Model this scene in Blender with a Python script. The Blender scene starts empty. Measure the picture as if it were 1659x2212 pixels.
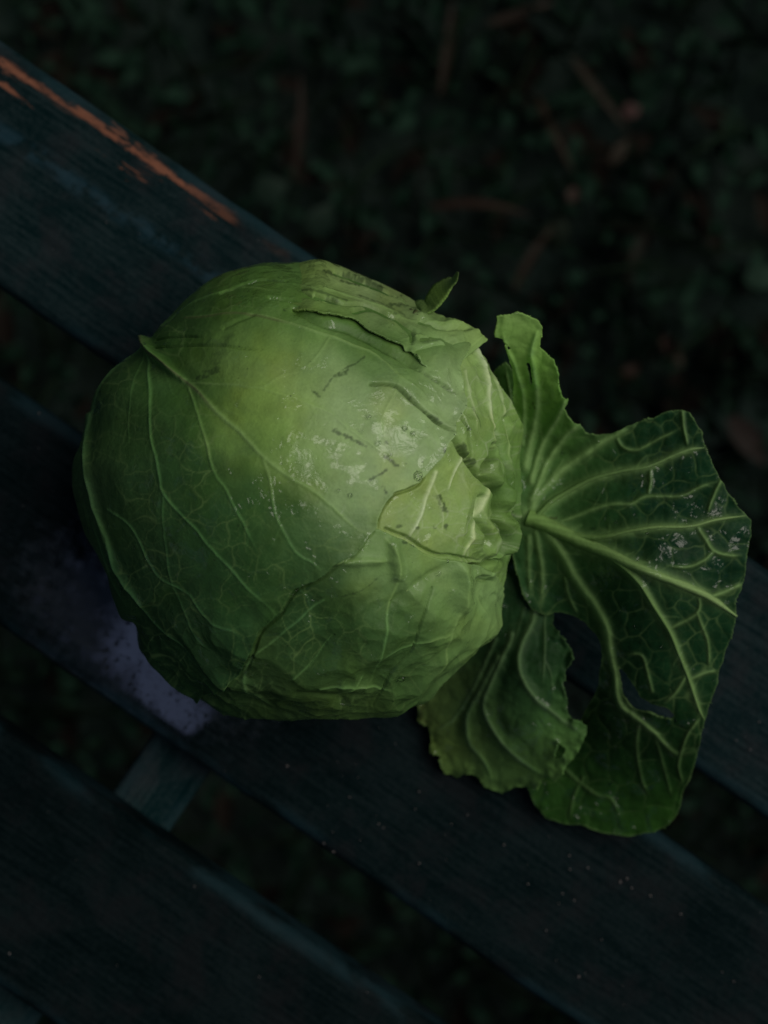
import bpy, math, random
import numpy as np

random.seed(7)
rng = np.random.default_rng(11)
sc = bpy.context.scene
COL = sc.collection

# ------------------------------------------------------------------ camera, light, exposure
HC = 0.75                       # camera height above the bench top (z = 0)
FW = 0.332                      # width of the bench top that the frame covers, metres
PX = FW / 1659.0                # tracing unit (the photograph at 1659 x 2212)

cam_d = bpy.data.cameras.new("camera")
cam = bpy.data.objects.new("camera", cam_d)
COL.objects.link(cam)
cam.location = (0, 0, HC)
cam.rotation_euler = (0, 0, 0)
cam_d.sensor_width = 36
cam_d.lens = 36 * HC / (FW * 4 / 3)
cam_d.clip_start = 0.01
cam_d.clip_end = 100
cam_d.dof.use_dof = True
cam_d.dof.focus_distance = HC - 0.122
cam_d.dof.aperture_fstop = 6.6
sc.camera = cam

SUN = np.array((0.57, 0.22, 0.80)); SUN = SUN / np.linalg.norm(SUN)
w = bpy.data.worlds.new("World"); sc.world = w; w.use_nodes = True
nt = w.node_tree
sky = nt.nodes.new("ShaderNodeTexSky"); sky.sky_type = 'NISHITA'; sky.sun_disc = False
sky.sun_elevation = math.asin(SUN[2]); sky.sun_rotation = math.atan2(SUN[0], SUN[1])
sky.air_density = 1.0; sky.dust_density = 0.5; sky.ozone_density = 1.5
nt.nodes["Background"].inputs[1].default_value = 0.05
nt.links.new(sky.outputs[0], nt.nodes["Background"].inputs[0])

sl = bpy.data.lights.new("sun", 'SUN'); so = bpy.data.objects.new("sun", sl); COL.objects.link(so)
sl.energy = 4.5; sl.angle = math.radians(52); sl.color = (1.0, 0.96, 0.84)
so.rotation_euler = (math.acos(SUN[2]), 0, math.atan2(SUN[1], SUN[0]) + math.pi / 2)
so.location = (1.2, 1.1, 2.2)

vs = sc.view_settings
vs.view_transform = 'Standard'; vs.look = 'None'; vs.gamma = 1.0; vs.use_curve_mapping = False
vs.exposure = -1.35

# ------------------------------------------------------------------ helpers
def W(d, z):
    """traced position (photograph units) at height z -> world"""
    d = np.asarray(d, float); z = np.asarray(z, float)
    f = (HC - z) / HC * PX
    return np.stack([(d[..., 0] - 829.5) * f, -(d[..., 1] - 1106.0) * f, z + 0 * f], -1)

_perm = np.random.default_rng(3).permutation(256); _perm = np.concatenate([_perm, _perm, _perm])
_grad = np.random.default_rng(4).normal(size=(256, 3)); _grad /= np.linalg.norm(_grad, axis=1)[:, None]
def perlin(p):
    p = np.asarray(p, float); i = np.floor(p).astype(int); f = p - i; i &= 255
    u = f * f * f * (f * (f * 6 - 15) + 10)
    def g(a, b, c):
        h = _perm[_perm[_perm[i[:, 0] + a] + i[:, 1] + b] + i[:, 2] + c]
        return (_grad[h] * (f - np.array((a, b, c)))).sum(1)
    l = lambda a, b, t: a + (b - a) * t
    x0 = l(l(g(0,0,0), g(1,0,0), u[:,0]), l(g(0,1,0), g(1,1,0), u[:,0]), u[:,1])
    x1 = l(l(g(0,0,1), g(1,0,1), u[:,0]), l(g(0,1,1), g(1,1,1), u[:,0]), u[:,1])
    return l(x0, x1, u[:,2]) * 1.5
def fbm(p, f, octv=3):
    p = np.asarray(p, float); r = np.zeros(len(p)); a = 1.0
    for k in range(octv):
        r += a * perlin(p * f + 17.3 * k); f *= 2.03; a *= 0.5
    return r
def n2(d, f, octv=3, seed=0.0):
    return fbm(np.column_stack([d[:, 0], d[:, 1], np.full(len(d), 0.0)]) + np.array((0, 0, seed / f)), f, octv)

def cr(pts, n=7, closed=False):
    """Catmull-Rom through points"""
    P = np.asarray(pts, float)
    if len(P) < 3: 
        t = np.linspace(0, 1, n + 1)[:, None]; return P[0] * (1 - t) + P[-1] * t
    if closed: Q = np.vstack([P[-1], P, P[0], P[1]])
    else: Q = np.vstack([2 * P[0] - P[1], P, 2 * P[-1] - P[-2]])
    out = []
    for k in range(1, len(Q) - 2):
        t = np.linspace(0, 1, n, endpoint=False)[:, None]
        a, b, c, e = Q[k - 1], Q[k], Q[k + 1], Q[k + 2]
        out.append(0.5 * (2 * b + (c - a) * t + (2 * a - 5 * b + 4 * c - e) * t**2 + (3 * b - a - 3 * c + e) * t**3))
    if not closed: out.append(P[-1:])
    return np.vstack(out)

def line_field(P, pts, w0, w1, amp=1.0, smooth=True, jit=1.5):
    """soft profile of a tapering line, evaluated at P"""
    L = cr(pts) if smooth else np.asarray(pts, float)
    if jit: L = L + np.column_stack([n2(L, 0.03, 2, 1.0), n2(L, 0.03, 2, 9.0)]) * jit
    out = np.zeros(len(P)); wm = max(w0, w1) * 2.6
    lo = L.min(0) - wm; hi = L.max(0) + wm
    idx = np.where((P[:, 0] > lo[0]) & (P[:, 0] < hi[0]) & (P[:, 1] > lo[1]) & (P[:, 1] < hi[1]))[0]
    if len(idx) == 0: return out
    Q = P[idx]; best = np.zeros(len(Q)); n = len(L) - 1
    for k in range(n):
        a, b = L[k], L[k + 1]; ab = b - a
        t = np.clip(((Q - a) @ ab) / max(ab @ ab, 1e-9), 0, 1)
        dd = Q - (a + t[:, None] * ab); d2 = (dd * dd).sum(1)
        s = (k + t) / n; ww = w0 + (w1 - w0) * s
        fade = np.clip((1 - s) * 6, 0.25, 1)
        np.maximum(best, np.exp(-d2 / (ww * ww)) * fade, out=best)
    out[idx] = best * amp
    return out

def lines(P, specs, jit=1.5):
    r = np.zeros(len(P))
    for s in specs: np.maximum(r, line_field(P, s[0], s[1], s[2], s[3] if len(s) > 3 else 1.0, jit=jit), out=r)
    return r

def branches(specs, every=42, length=60, seed=1, wmul=0.55, ang=0.75):
    """side veins that leave the traced veins"""
    R = np.random.default_rng(seed); out = []
    for s in specs:
        L = cr(s[0]); seg = np.linalg.norm(np.diff(L, axis=0), axis=1); acc = 0; side = 1
        tot = seg.sum()
        run = 0
        for k in range(len(seg)):
            acc += seg[k]; run += seg[k]
            if acc > every * R.uniform(0.7, 1.3):
                acc = 0; side = -side
                t = (L[k + 1] - L[k]) / max(seg[k], 1e-6)
                a = math.atan2(t[1], t[0]) + side * ang * R.uniform(0.75, 1.3)
                ln = length * R.uniform(0.5, 1.3) * (1 - 0.4 * run / tot)
                p = [L[k]]; 
                for q in range(4):
                    a += R.uniform(-0.35, 0.35) - side * 0.08
                    p.append(p[-1] + ln / 4 * np.array((math.cos(a), math.sin(a))))
                wv = max(1.7, (s[1] + (s[2] - s[1]) * run / tot) * wmul)
                out.append((np.array(p), wv, 1.2, 0.6 * (s[3] if len(s) > 3 else 1)))
    return out

def worley(P, size, seed=0, jitter=0.85):
    """distance-to-cell-border measure, 0 on borders (px)"""
    g = P / size; i = np.floor(g).astype(int)
    F1 = np.full(len(P), 9.0); F2 = np.full(len(P), 9.0)
    for dx in (-1, 0, 1):
        for dy in (-1, 0, 1):
            c = i + np.array((dx, dy))
            h1 = np.modf(np.abs(np.sin(c[:, 0] * 127.1 + c[:, 1] * 311.7 + seed * 7.7) * 43758.5453))[0]
            h2 = np.modf(np.abs(np.sin(c[:, 0] * 269.5 + c[:, 1] * 183.3 + seed * 3.1) * 43758.5453))[0]
            q = c + 0.5 + jitter * (np.column_stack([h1, h2]) - 0.5)
            dd = np.sqrt(((g - q)**2).sum(1))
            F2 = np.minimum(F2, np.maximum(F1, dd)); F1 = np.minimum(F1, dd)
    return (F2 - F1) * size

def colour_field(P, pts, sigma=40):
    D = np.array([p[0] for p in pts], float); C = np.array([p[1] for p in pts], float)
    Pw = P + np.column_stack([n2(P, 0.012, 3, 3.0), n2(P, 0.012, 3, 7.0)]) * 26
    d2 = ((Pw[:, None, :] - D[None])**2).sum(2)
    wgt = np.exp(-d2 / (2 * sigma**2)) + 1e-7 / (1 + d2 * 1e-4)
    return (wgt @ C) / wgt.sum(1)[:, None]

def tps(pts):
    """thin-plate surface through (x, y, value) points"""
    A = np.array(pts, float); X = A[:, :2] / 500.0; n = len(A)
    def U(r2): return np.where(r2 > 0, r2 * np.log(np.maximum(r2, 1e-12)), 0)
    K = U(((X[:, None] - X[None])**2).sum(2)) + 1e-3 * np.eye(n)
    Pm = np.column_stack([np.ones(n), X])
    M = np.block([[K, Pm], [Pm.T, np.zeros((3, 3))]])
    s = np.linalg.solve(M, np.concatenate([A[:, 2], np.zeros(3)]))
    def f(P):
        Q = np.asarray(P, float) / 500.0; out = np.zeros(len(Q))
        for k in range(n): out += s[k] * U(((Q - X[k])**2).sum(1))
        return out + s[n] + Q @ s[n + 1:]
    return f

def inside(P, rings):
    r = np.zeros(len(P), bool)
    for R in rings:
        a = R; b = np.roll(R, -1, 0)
        for k in range(len(a)):
            y0, y1 = a[k, 1], b[k, 1]
            if y0 == y1: continue
            c = ((y0 > P[:, 1]) != (y1 > P[:, 1]))
            if not c.any(): continue
            xx = a[k, 0] + (P[c, 1] - y0) / (y1 - y0) * (b[k, 0] - a[k, 0])
            ii = np.where(c)[0]; r[ii[P[ii, 0] < xx]] ^= True
    return r

def nearest(P, rings):
    best = np.full(len(P), 1e18); out = P.copy()
    for R in rings:
        b = np.roll(R, -1, 0)
        for k in range(len(R)):
            ab = b[k] - R[k]; t = np.clip(((P - R[k]) @ ab) / max(ab @ ab, 1e-12), 0, 1)
            q = R[k] + t[:, None] * ab; d2 = ((P - q)**2).sum(1); m = d2 < best
            best[m] = d2[m]; out[m] = q[m]
    return out

def clipped_grid(rings, step):
    A = np.vstack(rings); lo = A.min(0) - step * 2; hi = A.max(0) + step * 2
    nx = int((hi[0] - lo[0]) / step) + 2; ny = int((hi[1] - lo[1]) / step) + 2
    X, Y = np.meshgrid(lo[0] + step * np.arange(nx), lo[1] + step * np.arange(ny))
    P = np.column_stack([X.ravel(), Y.ravel()])
    ins = inside(P, rings).reshape(ny, nx)
    dil = ins.copy()
    for dx in (-1, 0, 1):
        for dy in (-1, 0, 1): dil |= np.roll(np.roll(ins, dx, 1), dy, 0)
    edge = (dil & ~ins).ravel()
    P[edge] = nearest(P[edge], rings)
    dist = np.zeros((ny, nx)); cur = ins.copy()
    for k in range(14):
        dist[cur] += 1
        cur = cur & np.roll(cur, 1, 0) & np.roll(cur, -1, 0) & np.roll(cur, 1, 1) & np.roll(cur, -1, 1)
    I = np.arange(nx * ny).reshape(ny, nx)
    q = np.stack([I[:-1, :-1], I[:-1, 1:], I[1:, 1:], I[1:, :-1]], -1).reshape(-1, 4)
    okd = dil.ravel()[q].all(1) & ins.ravel()[q].any(1)
    q = q[okd]
    used = np.zeros(nx * ny, bool); used[q.ravel()] = True
    remap = -np.ones(nx * ny, int); remap[used] = np.arange(used.sum())
    return P[used], remap[q], dist.ravel()[used]

def roughen(ring, amp, f, seed=0, amp2=0.0):
    R = np.asarray(ring, float)
    nn = np.column_stack([n2(R, f, 3, seed), n2(R, f, 3, seed + 31)])
    out = R + nn * amp
    if amp2: out = out + np.column_stack([n2(R, f * 5, 2, seed + 5), n2(R, f * 5, 2, seed + 51)]) * amp2
    return out

def resample(ring, step):
    R = np.vstack([ring, ring[:1]]); out = []
    for a, b in zip(R[:-1], R[1:]):
        n = max(1, int(np.linalg.norm(b - a) / step)); t = np.linspace(0, 1, n, endpoint=False)[:, None]
        out.append(a * (1 - t) + b * t)
    return np.vstack(out)

def mesh_np(name, V, F, mat, parent=None, smooth=True, attrs=None):
    V = np.asarray(V, np.float32); F = np.asarray(F, np.int32); k = F.shape[1]
    me = bpy.data.meshes.new(name)
    me.vertices.add(len(V)); me.vertices.foreach_set("co", V.ravel())
    me.loops.add(F.size); me.loops.foreach_set("vertex_index", F.ravel())
    me.polygons.add(len(F)); me.polygons.foreach_set("loop_start", np.arange(0, F.size, k, dtype=np.int32))
    me.polygons.foreach_set("use_smooth", np.full(len(F), smooth))
    for an, av in (attrs or {}).items():
        if av.ndim == 2:
            at = me.attributes.new(an, 'FLOAT_COLOR', 'POINT')
            at.data.foreach_set("color", np.column_stack([av, np.ones(len(av))]).astype(np.float32).ravel())
        else:
            at = me.attributes.new(an, 'FLOAT', 'POINT'); at.data.foreach_set("value", av.astype(np.float32))
    me.update(); me.validate()
    me.materials.append(mat)
    o = bpy.data.objects.new(name, me); COL.objects.link(o)
    if parent is not None: o.parent = parent
    return o

def tag(o, label=None, cat=None, group=None, kind=None):
    if label: o["label"] = label
    if cat: o["category"] = cat
    if group: o["group"] = group
    if kind: o["kind"] = kind
    return o
def empty(name, loc=(0, 0, 0)):
    o = bpy.data.objects.new(name, None); COL.objects.link(o); o.location = loc; o.empty_display_size = 0.02
    return o

# ------------------------------------------------------------------ materials
class NT:
    def __init__(s, name):
        s.m = bpy.data.materials.new(name); s.m.use_nodes = True; s.t = s.m.node_tree
        s.b = s.t.nodes["Principled BSDF"]; s.out = s.t.nodes["Material Output"]
    def n(s, typ, **kw):
        x = s.t.nodes.new(typ)
        for k, v in kw.items():
            if k.startswith("i_"): x.inputs[k[2:].replace("_", " ")].default_value = v
            else: setattr(x, k, v)
        return x
    def l(s, a, b): s.t.links.new(a, b)
    def math(s, op, a, b=None, clamp=False):
        x = s.n("ShaderNodeMath", operation=op, use_clamp=clamp)
        for k, v in ((0, a), (1, b)):
            if v is None: continue
            if hasattr(v, "is_output"): s.l(v, x.inputs[k])
            else: x.inputs[k].default_value = v
        return x.outputs[0]
    def ramp(s, fac, lo, hi, a=0.0, b=1.0):
        x = s.n("ShaderNodeMapRange", interpolation_type='SMOOTHSTEP')
        s.l(fac, x.inputs[0]); x.inputs[1].default_value = lo; x.inputs[2].default_value = hi
        x.inputs[3].default_value = a; x.inputs[4].default_value = b
        return x.outputs[0]
    def mix(s, fac, a, b, blend='MIX'):
        x = s.n("ShaderNodeMix", data_type='RGBA', blend_type=blend)
        for sock, v in ((x.inputs[0], fac), (x.inputs[6], a), (x.inputs[7], b)):
            if hasattr(v, "is_output"): s.l(v, sock)
            elif isinstance(v, (int, float)): sock.default_value = v
            else: sock.default_value = (*v, 1)
        return x.outputs[2]
    def noise(s, vec, scale, detail=3, rough=0.5, dist=0.0):
        x = s.n("ShaderNodeTexNoise"); x.inputs["Scale"].default_value = scale; x.inputs["Detail"].default_value = detail
        x.inputs["Roughness"].default_value = rough; x.inputs["Distortion"].default_value = dist
        s.l(vec, x.inputs["Vector"]); return x.outputs["Fac"]
    def coords(s, which="Object"): return s.n("ShaderNodeTexCoord").outputs[which]
    def mapping(s, vec, scale=(1, 1, 1), loc=(0, 0, 0)):
        x = s.n("ShaderNodeMapping"); x.inputs["Scale"].default_value = scale; x.inputs["Location"].default_value = loc
        s.l(vec, x.inputs["Vector"]); return x.outputs[0]
    def bump(s, h, dist, strength=1.0, normal=None):
        x = s.n("ShaderNodeBump"); x.inputs["Distance"].default_value = dist; x.inputs["Strength"].default_value = strength
        s.l(h, x.inputs["Height"])
        if normal is not None: s.l(normal, x.inputs["Normal"])
        return x.outputs[0]

def leaf_material(name, translucent=0.12, rough=0.46, wet=0.5, spec=0.26):
    M = NT(name); c = M.coords()
    at = M.n("ShaderNodeAttribute", attribute_name="col"); wa = M.n("ShaderNodeAttribute", attribute_name="wet")
    fine = M.noise(c, 900, 4, 0.6); mid = M.noise(c, 140, 5, 0.6); 
    v = M.math('ADD', M.math('MULTIPLY', M.math('SUBTRACT', fine, 0.5), 0.35), M.math('MULTIPLY', M.math('SUBTRACT', mid, 0.5), 0.22))
    v = M.math('ADD', v, 1.0)
    colr = M.mix(1.0, at.outputs["Color"], M.n("ShaderNodeCombineColor").outputs[0], 'MULTIPLY')
    cc = [x for x in M.t.nodes if x.type == 'COMBINE_COLOR'][0]
    for k in range(3): M.l(v, cc.inputs[k])
    # faint dirt flecks
    vo = M.n("ShaderNodeTexVoronoi"); vo.inputs["Scale"].default_value = 210; M.l(c, vo.inputs["Vector"])
    fl = M.math('MULTIPLY', M.ramp(vo.outputs["Distance"], 0.10, 0.04), M.ramp(M.noise(c, 60, 2), 0.56, 0.66))
    colr = M.mix(M.math('MULTIPLY', fl, 0.75), colr, (0.02, 0.025, 0.012))
    M.l(colr, M.b.inputs["Base Color"])
    # water film: patches of low roughness with a rippled surface
    film = M.noise(c, 95, 3, 0.5, 1.2)
    mask = M.ramp(M.math('ADD', film, M.math('MULTIPLY', wa.outputs["Fac"], 0.17)), 0.60, 0.63)
    r = M.math('ADD', M.math('MULTIPLY', M.math('SUBTRACT', mid, 0.5), 0.25), rough)
    rr = M.n("ShaderNodeMix", data_type='FLOAT'); M.l(mask, rr.inputs[0]); M.l(r, rr.inputs[2]); rr.inputs[3].default_value = 0.16
    M.l(rr.outputs[0], M.b.inputs["Roughness"])
    M.b.inputs["Specular IOR Level"].default_value = spec
    M.b.inputs["Coat Weight"].default_value = 0.0
    cw = M.math('MULTIPLY', mask, wet); M.l(cw, M.b.inputs["Coat Weight"])
    M.b.inputs["Coat Roughness"].default_value = 0.06; M.b.inputs["Coat IOR"].default_value = 1.5
    rip = M.noise(c, 150, 2, 0.5, 1.5)
    hb = M.bump(rip, 0.0030, 0.8)
    M.l(hb, M.b.inputs["Coat Normal"])
    b1 = M.bump(M.noise(c, 260, 4, 0.6), 0.0005, 0.6)
    b2 = M.bump(fine, 0.00018, 0.6, b1)
    M.l(b2, M.b.inputs["Normal"])
    if translucent:
        tr = M.n("ShaderNodeBsdfTranslucent"); M.l(M.mix(1.0, colr, (0.75, 1.0, 0.35), 'MULTIPLY'), tr.inputs["Color"])
        mx = M.n("ShaderNodeMixShader"); mx.inputs[0].default_value = translucent
        M.l(M.b.outputs[0], mx.inputs[1]); M.l(tr.outputs[0], mx.inputs[2]); M.l(mx.outputs[0], M.out.inputs[0])
    return M.m

def simple(name, col, rough=0.7, spec=0.3, var=0.5, scale=80, bump=0.0005):
    M = NT(name); c = M.coords(); n = M.noise(c, scale, 5, 0.6)
    M.l(M.mix(n, tuple(x * (1 - var) for x in col), tuple(x * (1 + var) for x in col)), M.b.inputs["Base Color"])
    M.b.inputs["Roughness"].default_value = rough; M.b.inputs["Specular IOR Level"].default_value = spec
    M.l(M.bump(M.noise(c, scale * 3, 4), bump), M.b.inputs["Normal"])
    return M.m

def bench_paint(name, half, orange=False, puddle=None, blue=None, tone=0.72):
    """dark weathered paint; local x runs along the board, y across, z up"""
    M = NT(name); c = M.coords(); xyz = M.n("ShaderNodeSeparateXYZ"); M.l(c, xyz.inputs[0])
    X, Y = xyz.outputs[0], xyz.outputs[1]
    grain = M.noise(M.mapping(c, (9, 160, 60)), 3.2, 6, 0.65, 0.4)
    fine = M.noise(M.mapping(c, (60, 420, 300)), 2.4, 4, 0.7)
    blot = M.noise(c, 22, 5, 0.6); spk = M.noise(c, 420, 3, 0.6)
    a = tuple(tone * x for x in (0.0006, 0.0062, 0.0072)); b = tuple(tone * x for x in (0.0095, 0.0180, 0.0200))
    k = M.math('ADD', M.math('MULTIPLY', grain, 0.45), M.math('ADD', M.math('MULTIPLY', blot, 0.35), M.math('MULTIPLY', spk, 0.25)))
    colr = M.mix(M.ramp(k, 0.42, 0.66), a, b)
    colr = M.mix(M.math('MULTIPLY', M.ramp(fine, 0.56, 0.72), 0.5), colr, tuple(tone * x for x in (0.014, 0.024, 0.027)))
    colr = M.mix(M.math('MULTIPLY', M.ramp(M.noise(c, 34, 5, 0.65), 0.46, 0.66), 0.45), colr, tuple(tone * x for x in (0.0150, 0.0155, 0.0185)))
    # bluish sky highlight painted along both rounded edges, over worn paler paint
    ay = M.math('ABSOLUTE', Y)
    ew = M.math('MULTIPLY', M.ramp(M.math('ADD', ay, M.math('MULTIPLY', M.math('SUBTRACT', blot, 0.5), 0.006)), half - 0.008, half - 0.0025),
                M.ramp(M.noise(M.mapping(c, (14, 30, 14)), 2.0, 4), 0.42, 0.6))
    colr = M.mix(M.math('MULTIPLY', ew, 0.42), colr, (0.016, 0.042, 0.054))
    if blue:
        y0, x0, x1 = blue
        wob = M.math('MULTIPLY', M.math('SUBTRACT', M.noise(M.mapping(c, (18, 1, 1)), 1.0, 3), 0.5), 0.012)
        dy = M.math('ABSOLUTE', M.math('SUBTRACT', M.math('ADD', Y, wob), y0))
        m = M.math('MULTIPLY', M.ramp(dy, 0.006, 0.001), M.ramp(M.noise(c, 90, 4, 0.6), 0.40, 0.58))
        m = M.math('MULTIPLY', m, M.math('MULTIPLY', M.ramp(X, x0 - 0.03, x0 + 0.02), M.ramp(X, x1 + 0.02, x1 - 0.03)))
        colr = M.mix(M.math('MULTIPLY', m, 0.5), colr, (0.022, 0.056, 0.080))
    if orange:
        st = M.noise(M.mapping(c, (22, 130, 60)), 1.6, 5, 0.62, 0.5)
        dy = M.math('ABSOLUTE', M.math('ADD', Y, half - 0.0072))          # band just inside the far edge
        m = M.ramp(M.math('SUBTRACT', st, M.math('MULTIPLY', dy, 62.0)), 0.33, 0.46)
        lng = M.noise(M.mapping(c, (16, 4, 4), (0.3, 0, 0)), 1.0, 3)
        m = M.math('MULTIPLY', m, M.ramp(lng, 0.37, 0.52)); m = M.math('MULTIPLY', m, M.ramp(M.noise(M.mapping(c, (1.0, 2.2, 1)), 130, 4, 0.65), 0.34, 0.50))
        m = M.math('MULTIPLY', m, M.ramp(X, -0.092, -0.125))
        st2 = M.noise(M.mapping(c, (30, 150, 60), (2, 1, 0)), 1.7, 5, 0.62, 0.5)
        dy2 = M.math('ABSOLUTE', M.math('ADD', Y, half - 0.016))
        m2 = M.math('MULTIPLY', M.ramp(M.math('SUBTRACT', st2, M.math('MULTIPLY', dy2, 40.0)), 0.50, 0.62), M.ramp(X, -0.13, -0.19))
        m = M.math('MAXIMUM', m, m2)
        colr = M.mix(m, colr, M.mix(st, (0.09, 0.032, 0.019), (0.31, 0.130, 0.082)))
    M.l(colr, M.b.inputs["Base Color"])
    M.b.inputs["Roughness"].default_value = 0.62; M.b.inputs["Specular IOR Level"].default_value = 0.03
    h = M.math('ADD', M.math('MULTIPLY', grain, 0.6), M.math('ADD', M.math('MULTIPLY', fine, 0.3), M.math('MULTIPLY', spk, 0.25)))
    nb = M.bump(h, 0.0012, 0.55); M.l(nb, M.b.inputs["Normal"])
    if puddle:
        px, py, lx, ly = puddle
        ex = M.math('DIVIDE', M.math('SUBTRACT', X, px), lx); ey = M.math('DIVIDE', M.math('SUBTRACT', Y, py), ly)
        rr = M.math('SQRT', M.math('ADD', M.math('MULTIPLY', ex, ex), M.math('MULTIPLY', ey, ey)))
        # damp wood round the puddle is smoother and shinier, breaking up outwards
        wet = M.math('SUBTRACT', 1.25, rr)
        wet = M.math('ADD', wet, M.math('MULTIPLY', M.math('SUBTRACT', M.noise(c, 160, 5, 0.65), 0.5), 1.5))
        m = M.ramp(wet, 0.1, 0.9)
        M.l(M.math('MULTIPLY', m, 0.6), M.b.inputs["Coat Weight"])
        M.b.inputs["Coat Roughness"].default_value = 0.25; M.b.inputs["Coat IOR"].default_value = 2.4
        M.l(M.bump(h, 0.0006, 0.2), M.b.inputs["Coat Normal"])
    return M.m

# ------------------------------------------------------------------ ground far below the bench
GZ = -0.74
soil = NT("dark_soil"); c = soil.coords()
nz = soil.noise(c, 9, 6, 0.65); nz2 = soil.noise(c, 60, 4)
soil.l(soil.mix(nz, (0.0110, 0.0260, 0.0240), (0.0230, 0.0310, 0.0260)), soil.b.inputs["Base Color"])
soil.b.inputs["Roughness"].default_value = 0.95; soil.b.inputs["Specular IOR Level"].default_value = 0.05
soil.l(soil.bump(soil.math('ADD', nz, nz2), 0.02), soil.b.inputs["Normal"])
N = 60; xs = np.linspace(-3, 3, N)
gx, gy = np.meshgrid(xs, xs); gp = np.column_stack([gx.ravel(), gy.ravel()])
gzv = GZ - 0.012 + 0.01 * n2(gp, 2.0, 3)
I = np.arange(N * N).reshape(N, N)
q = np.stack([I[:-1, :-1], I[:-1, 1:], I[1:, 1:], I[1:, :-1]], -1).reshape(-1, 4)
tag(mesh_np("ground", np.column_stack([gp, gzv]), q, soil.m), kind="structure")

def ground_xy(dx, dy): return W((dx, dy), GZ)[:2]

def leaflet(n=5, L=0.02, Wd=0.012, curl=0.15):
    """small pointed leaf, base at the origin, along +x"""
    V = []; F = []
    for k in range(n + 1):
        t = k / n; hw = Wd * math.sin(math.pi * min(1, 0.06 + 0.94 * t)**0.8) * 0.5
        z = L * curl * math.sin(t * 2.6)
        V += [(L * t, -hw, z + hw * 0.3), (L * t, 0, z), (L * t, hw, z + hw * 0.3)]
    for k in range(n):
        a = 3 * k
        F += [(a, a + 3, a + 4, a + 1), (a + 1, a + 4, a + 5, a + 2)]
    return np.array(V), np.array(F)

def scatter(count, L, Wd, hmax, seed, tilt):
    R = np.random.default_rng(seed); bv, bf = leaflet(4, 1.0, 1.0)
    Vs = []; Fs = []; Cs = []
    for k in range(count):
        x, y = R.uniform(-1.3, 1.3), R.uniform(-1.3, 1.3)
        s = R.uniform(0.6, 1.4); v = bv * np.array((L * s, Wd * s, L * s))
        a, b = R.uniform(0, 6.283), R.uniform(-tilt[0], tilt[1])
        cb, sb = math.cos(b), math.sin(b); v = np.column_stack([v[:, 0] * cb - v[:, 2] * sb, v[:, 1], v[:, 0] * sb + v[:, 2] * cb])
        ca, sa = math.cos(a), math.sin(a); v = np.column_stack([v[:, 0] * ca - v[:, 1] * sa, v[:, 0] * sa + v[:, 1] * ca, v[:, 2]])
        v += np.array((x, y, GZ + R.uniform(0.0, hmax)))
        Fs.append(bf + len(Vs) * len(bv)); Vs.append(v)
    return np.vstack(Vs), np.vstack(Fs)

V, F = scatter(19000, 0.020, 0.011, 0.035, 21, (0.2, 0.9))
tag(mesh_np("ground_cover", V, F, simple("weed_green", (0.0075, 0.0230, 0.0140), 0.8, 0.1, 0.65, 9)),
    "low dark green weeds covering the soil beside the bench", "weeds", kind="stuff")
V, F = scatter(7500, 0.075, 0.0042, 0.03, 22, (0.1, 0.5))
tag(mesh_np("grass", V, F, simple("grass_green", (0.0080, 0.0190, 0.0100), 0.8, 0.1, 0.8, 9)),
    "sparse dark grass blades lying on the soil beside the bench", "grass", kind="stuff")
V, F = scatter(2700, 0.035, 0.016, 0.02, 23, (0.1, 0.2))
tag(mesh_np("leaf_litter", V, F, simple("litter_brown", (0.0100, 0.0075, 0.0058), 0.9, 0.1, 0.8, 10)),
    "brown rotting leaf litter on the soil beside the bench", "leaf litter", kind="stuff")

def fallen(name, dx, dy, L, Wd, ang, col, label, cat, z=0.045, group=None):
    v, f = leaflet(8, L, Wd, 0.12); bend = random.uniform(-1, 1) * (0.28 if Wd < 0.2 * L else 0.1); v[:, 1] += bend * L * (v[:, 0] / L)**2; v[:, 0] -= L / 2
    vb = v.copy(); vb[:, 2] -= 0.0006
    n = len(v); F2 = np.vstack([f, f[:, ::-1] + n])
    o = mesh_np(name, np.vstack([v, vb]), F2, simple(name + "_colour", tuple(0.34 * x for x in col), 0.7, 0.2, 0.35, 90))
    x, y = ground_xy(dx, dy); o.location = (x, y, GZ + z); o.rotation_euler = (random.uniform(-0.15, 0.15), random.uniform(-0.1, 0.1), ang)
    return tag(o, label, cat, group)
G = (0.016, 0.050, 0.030); BR = (0.060, 0.028, 0.016); TN = (0.060, 0.045, 0.028); PK = (0.13, 0.06, 0.055)
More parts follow.
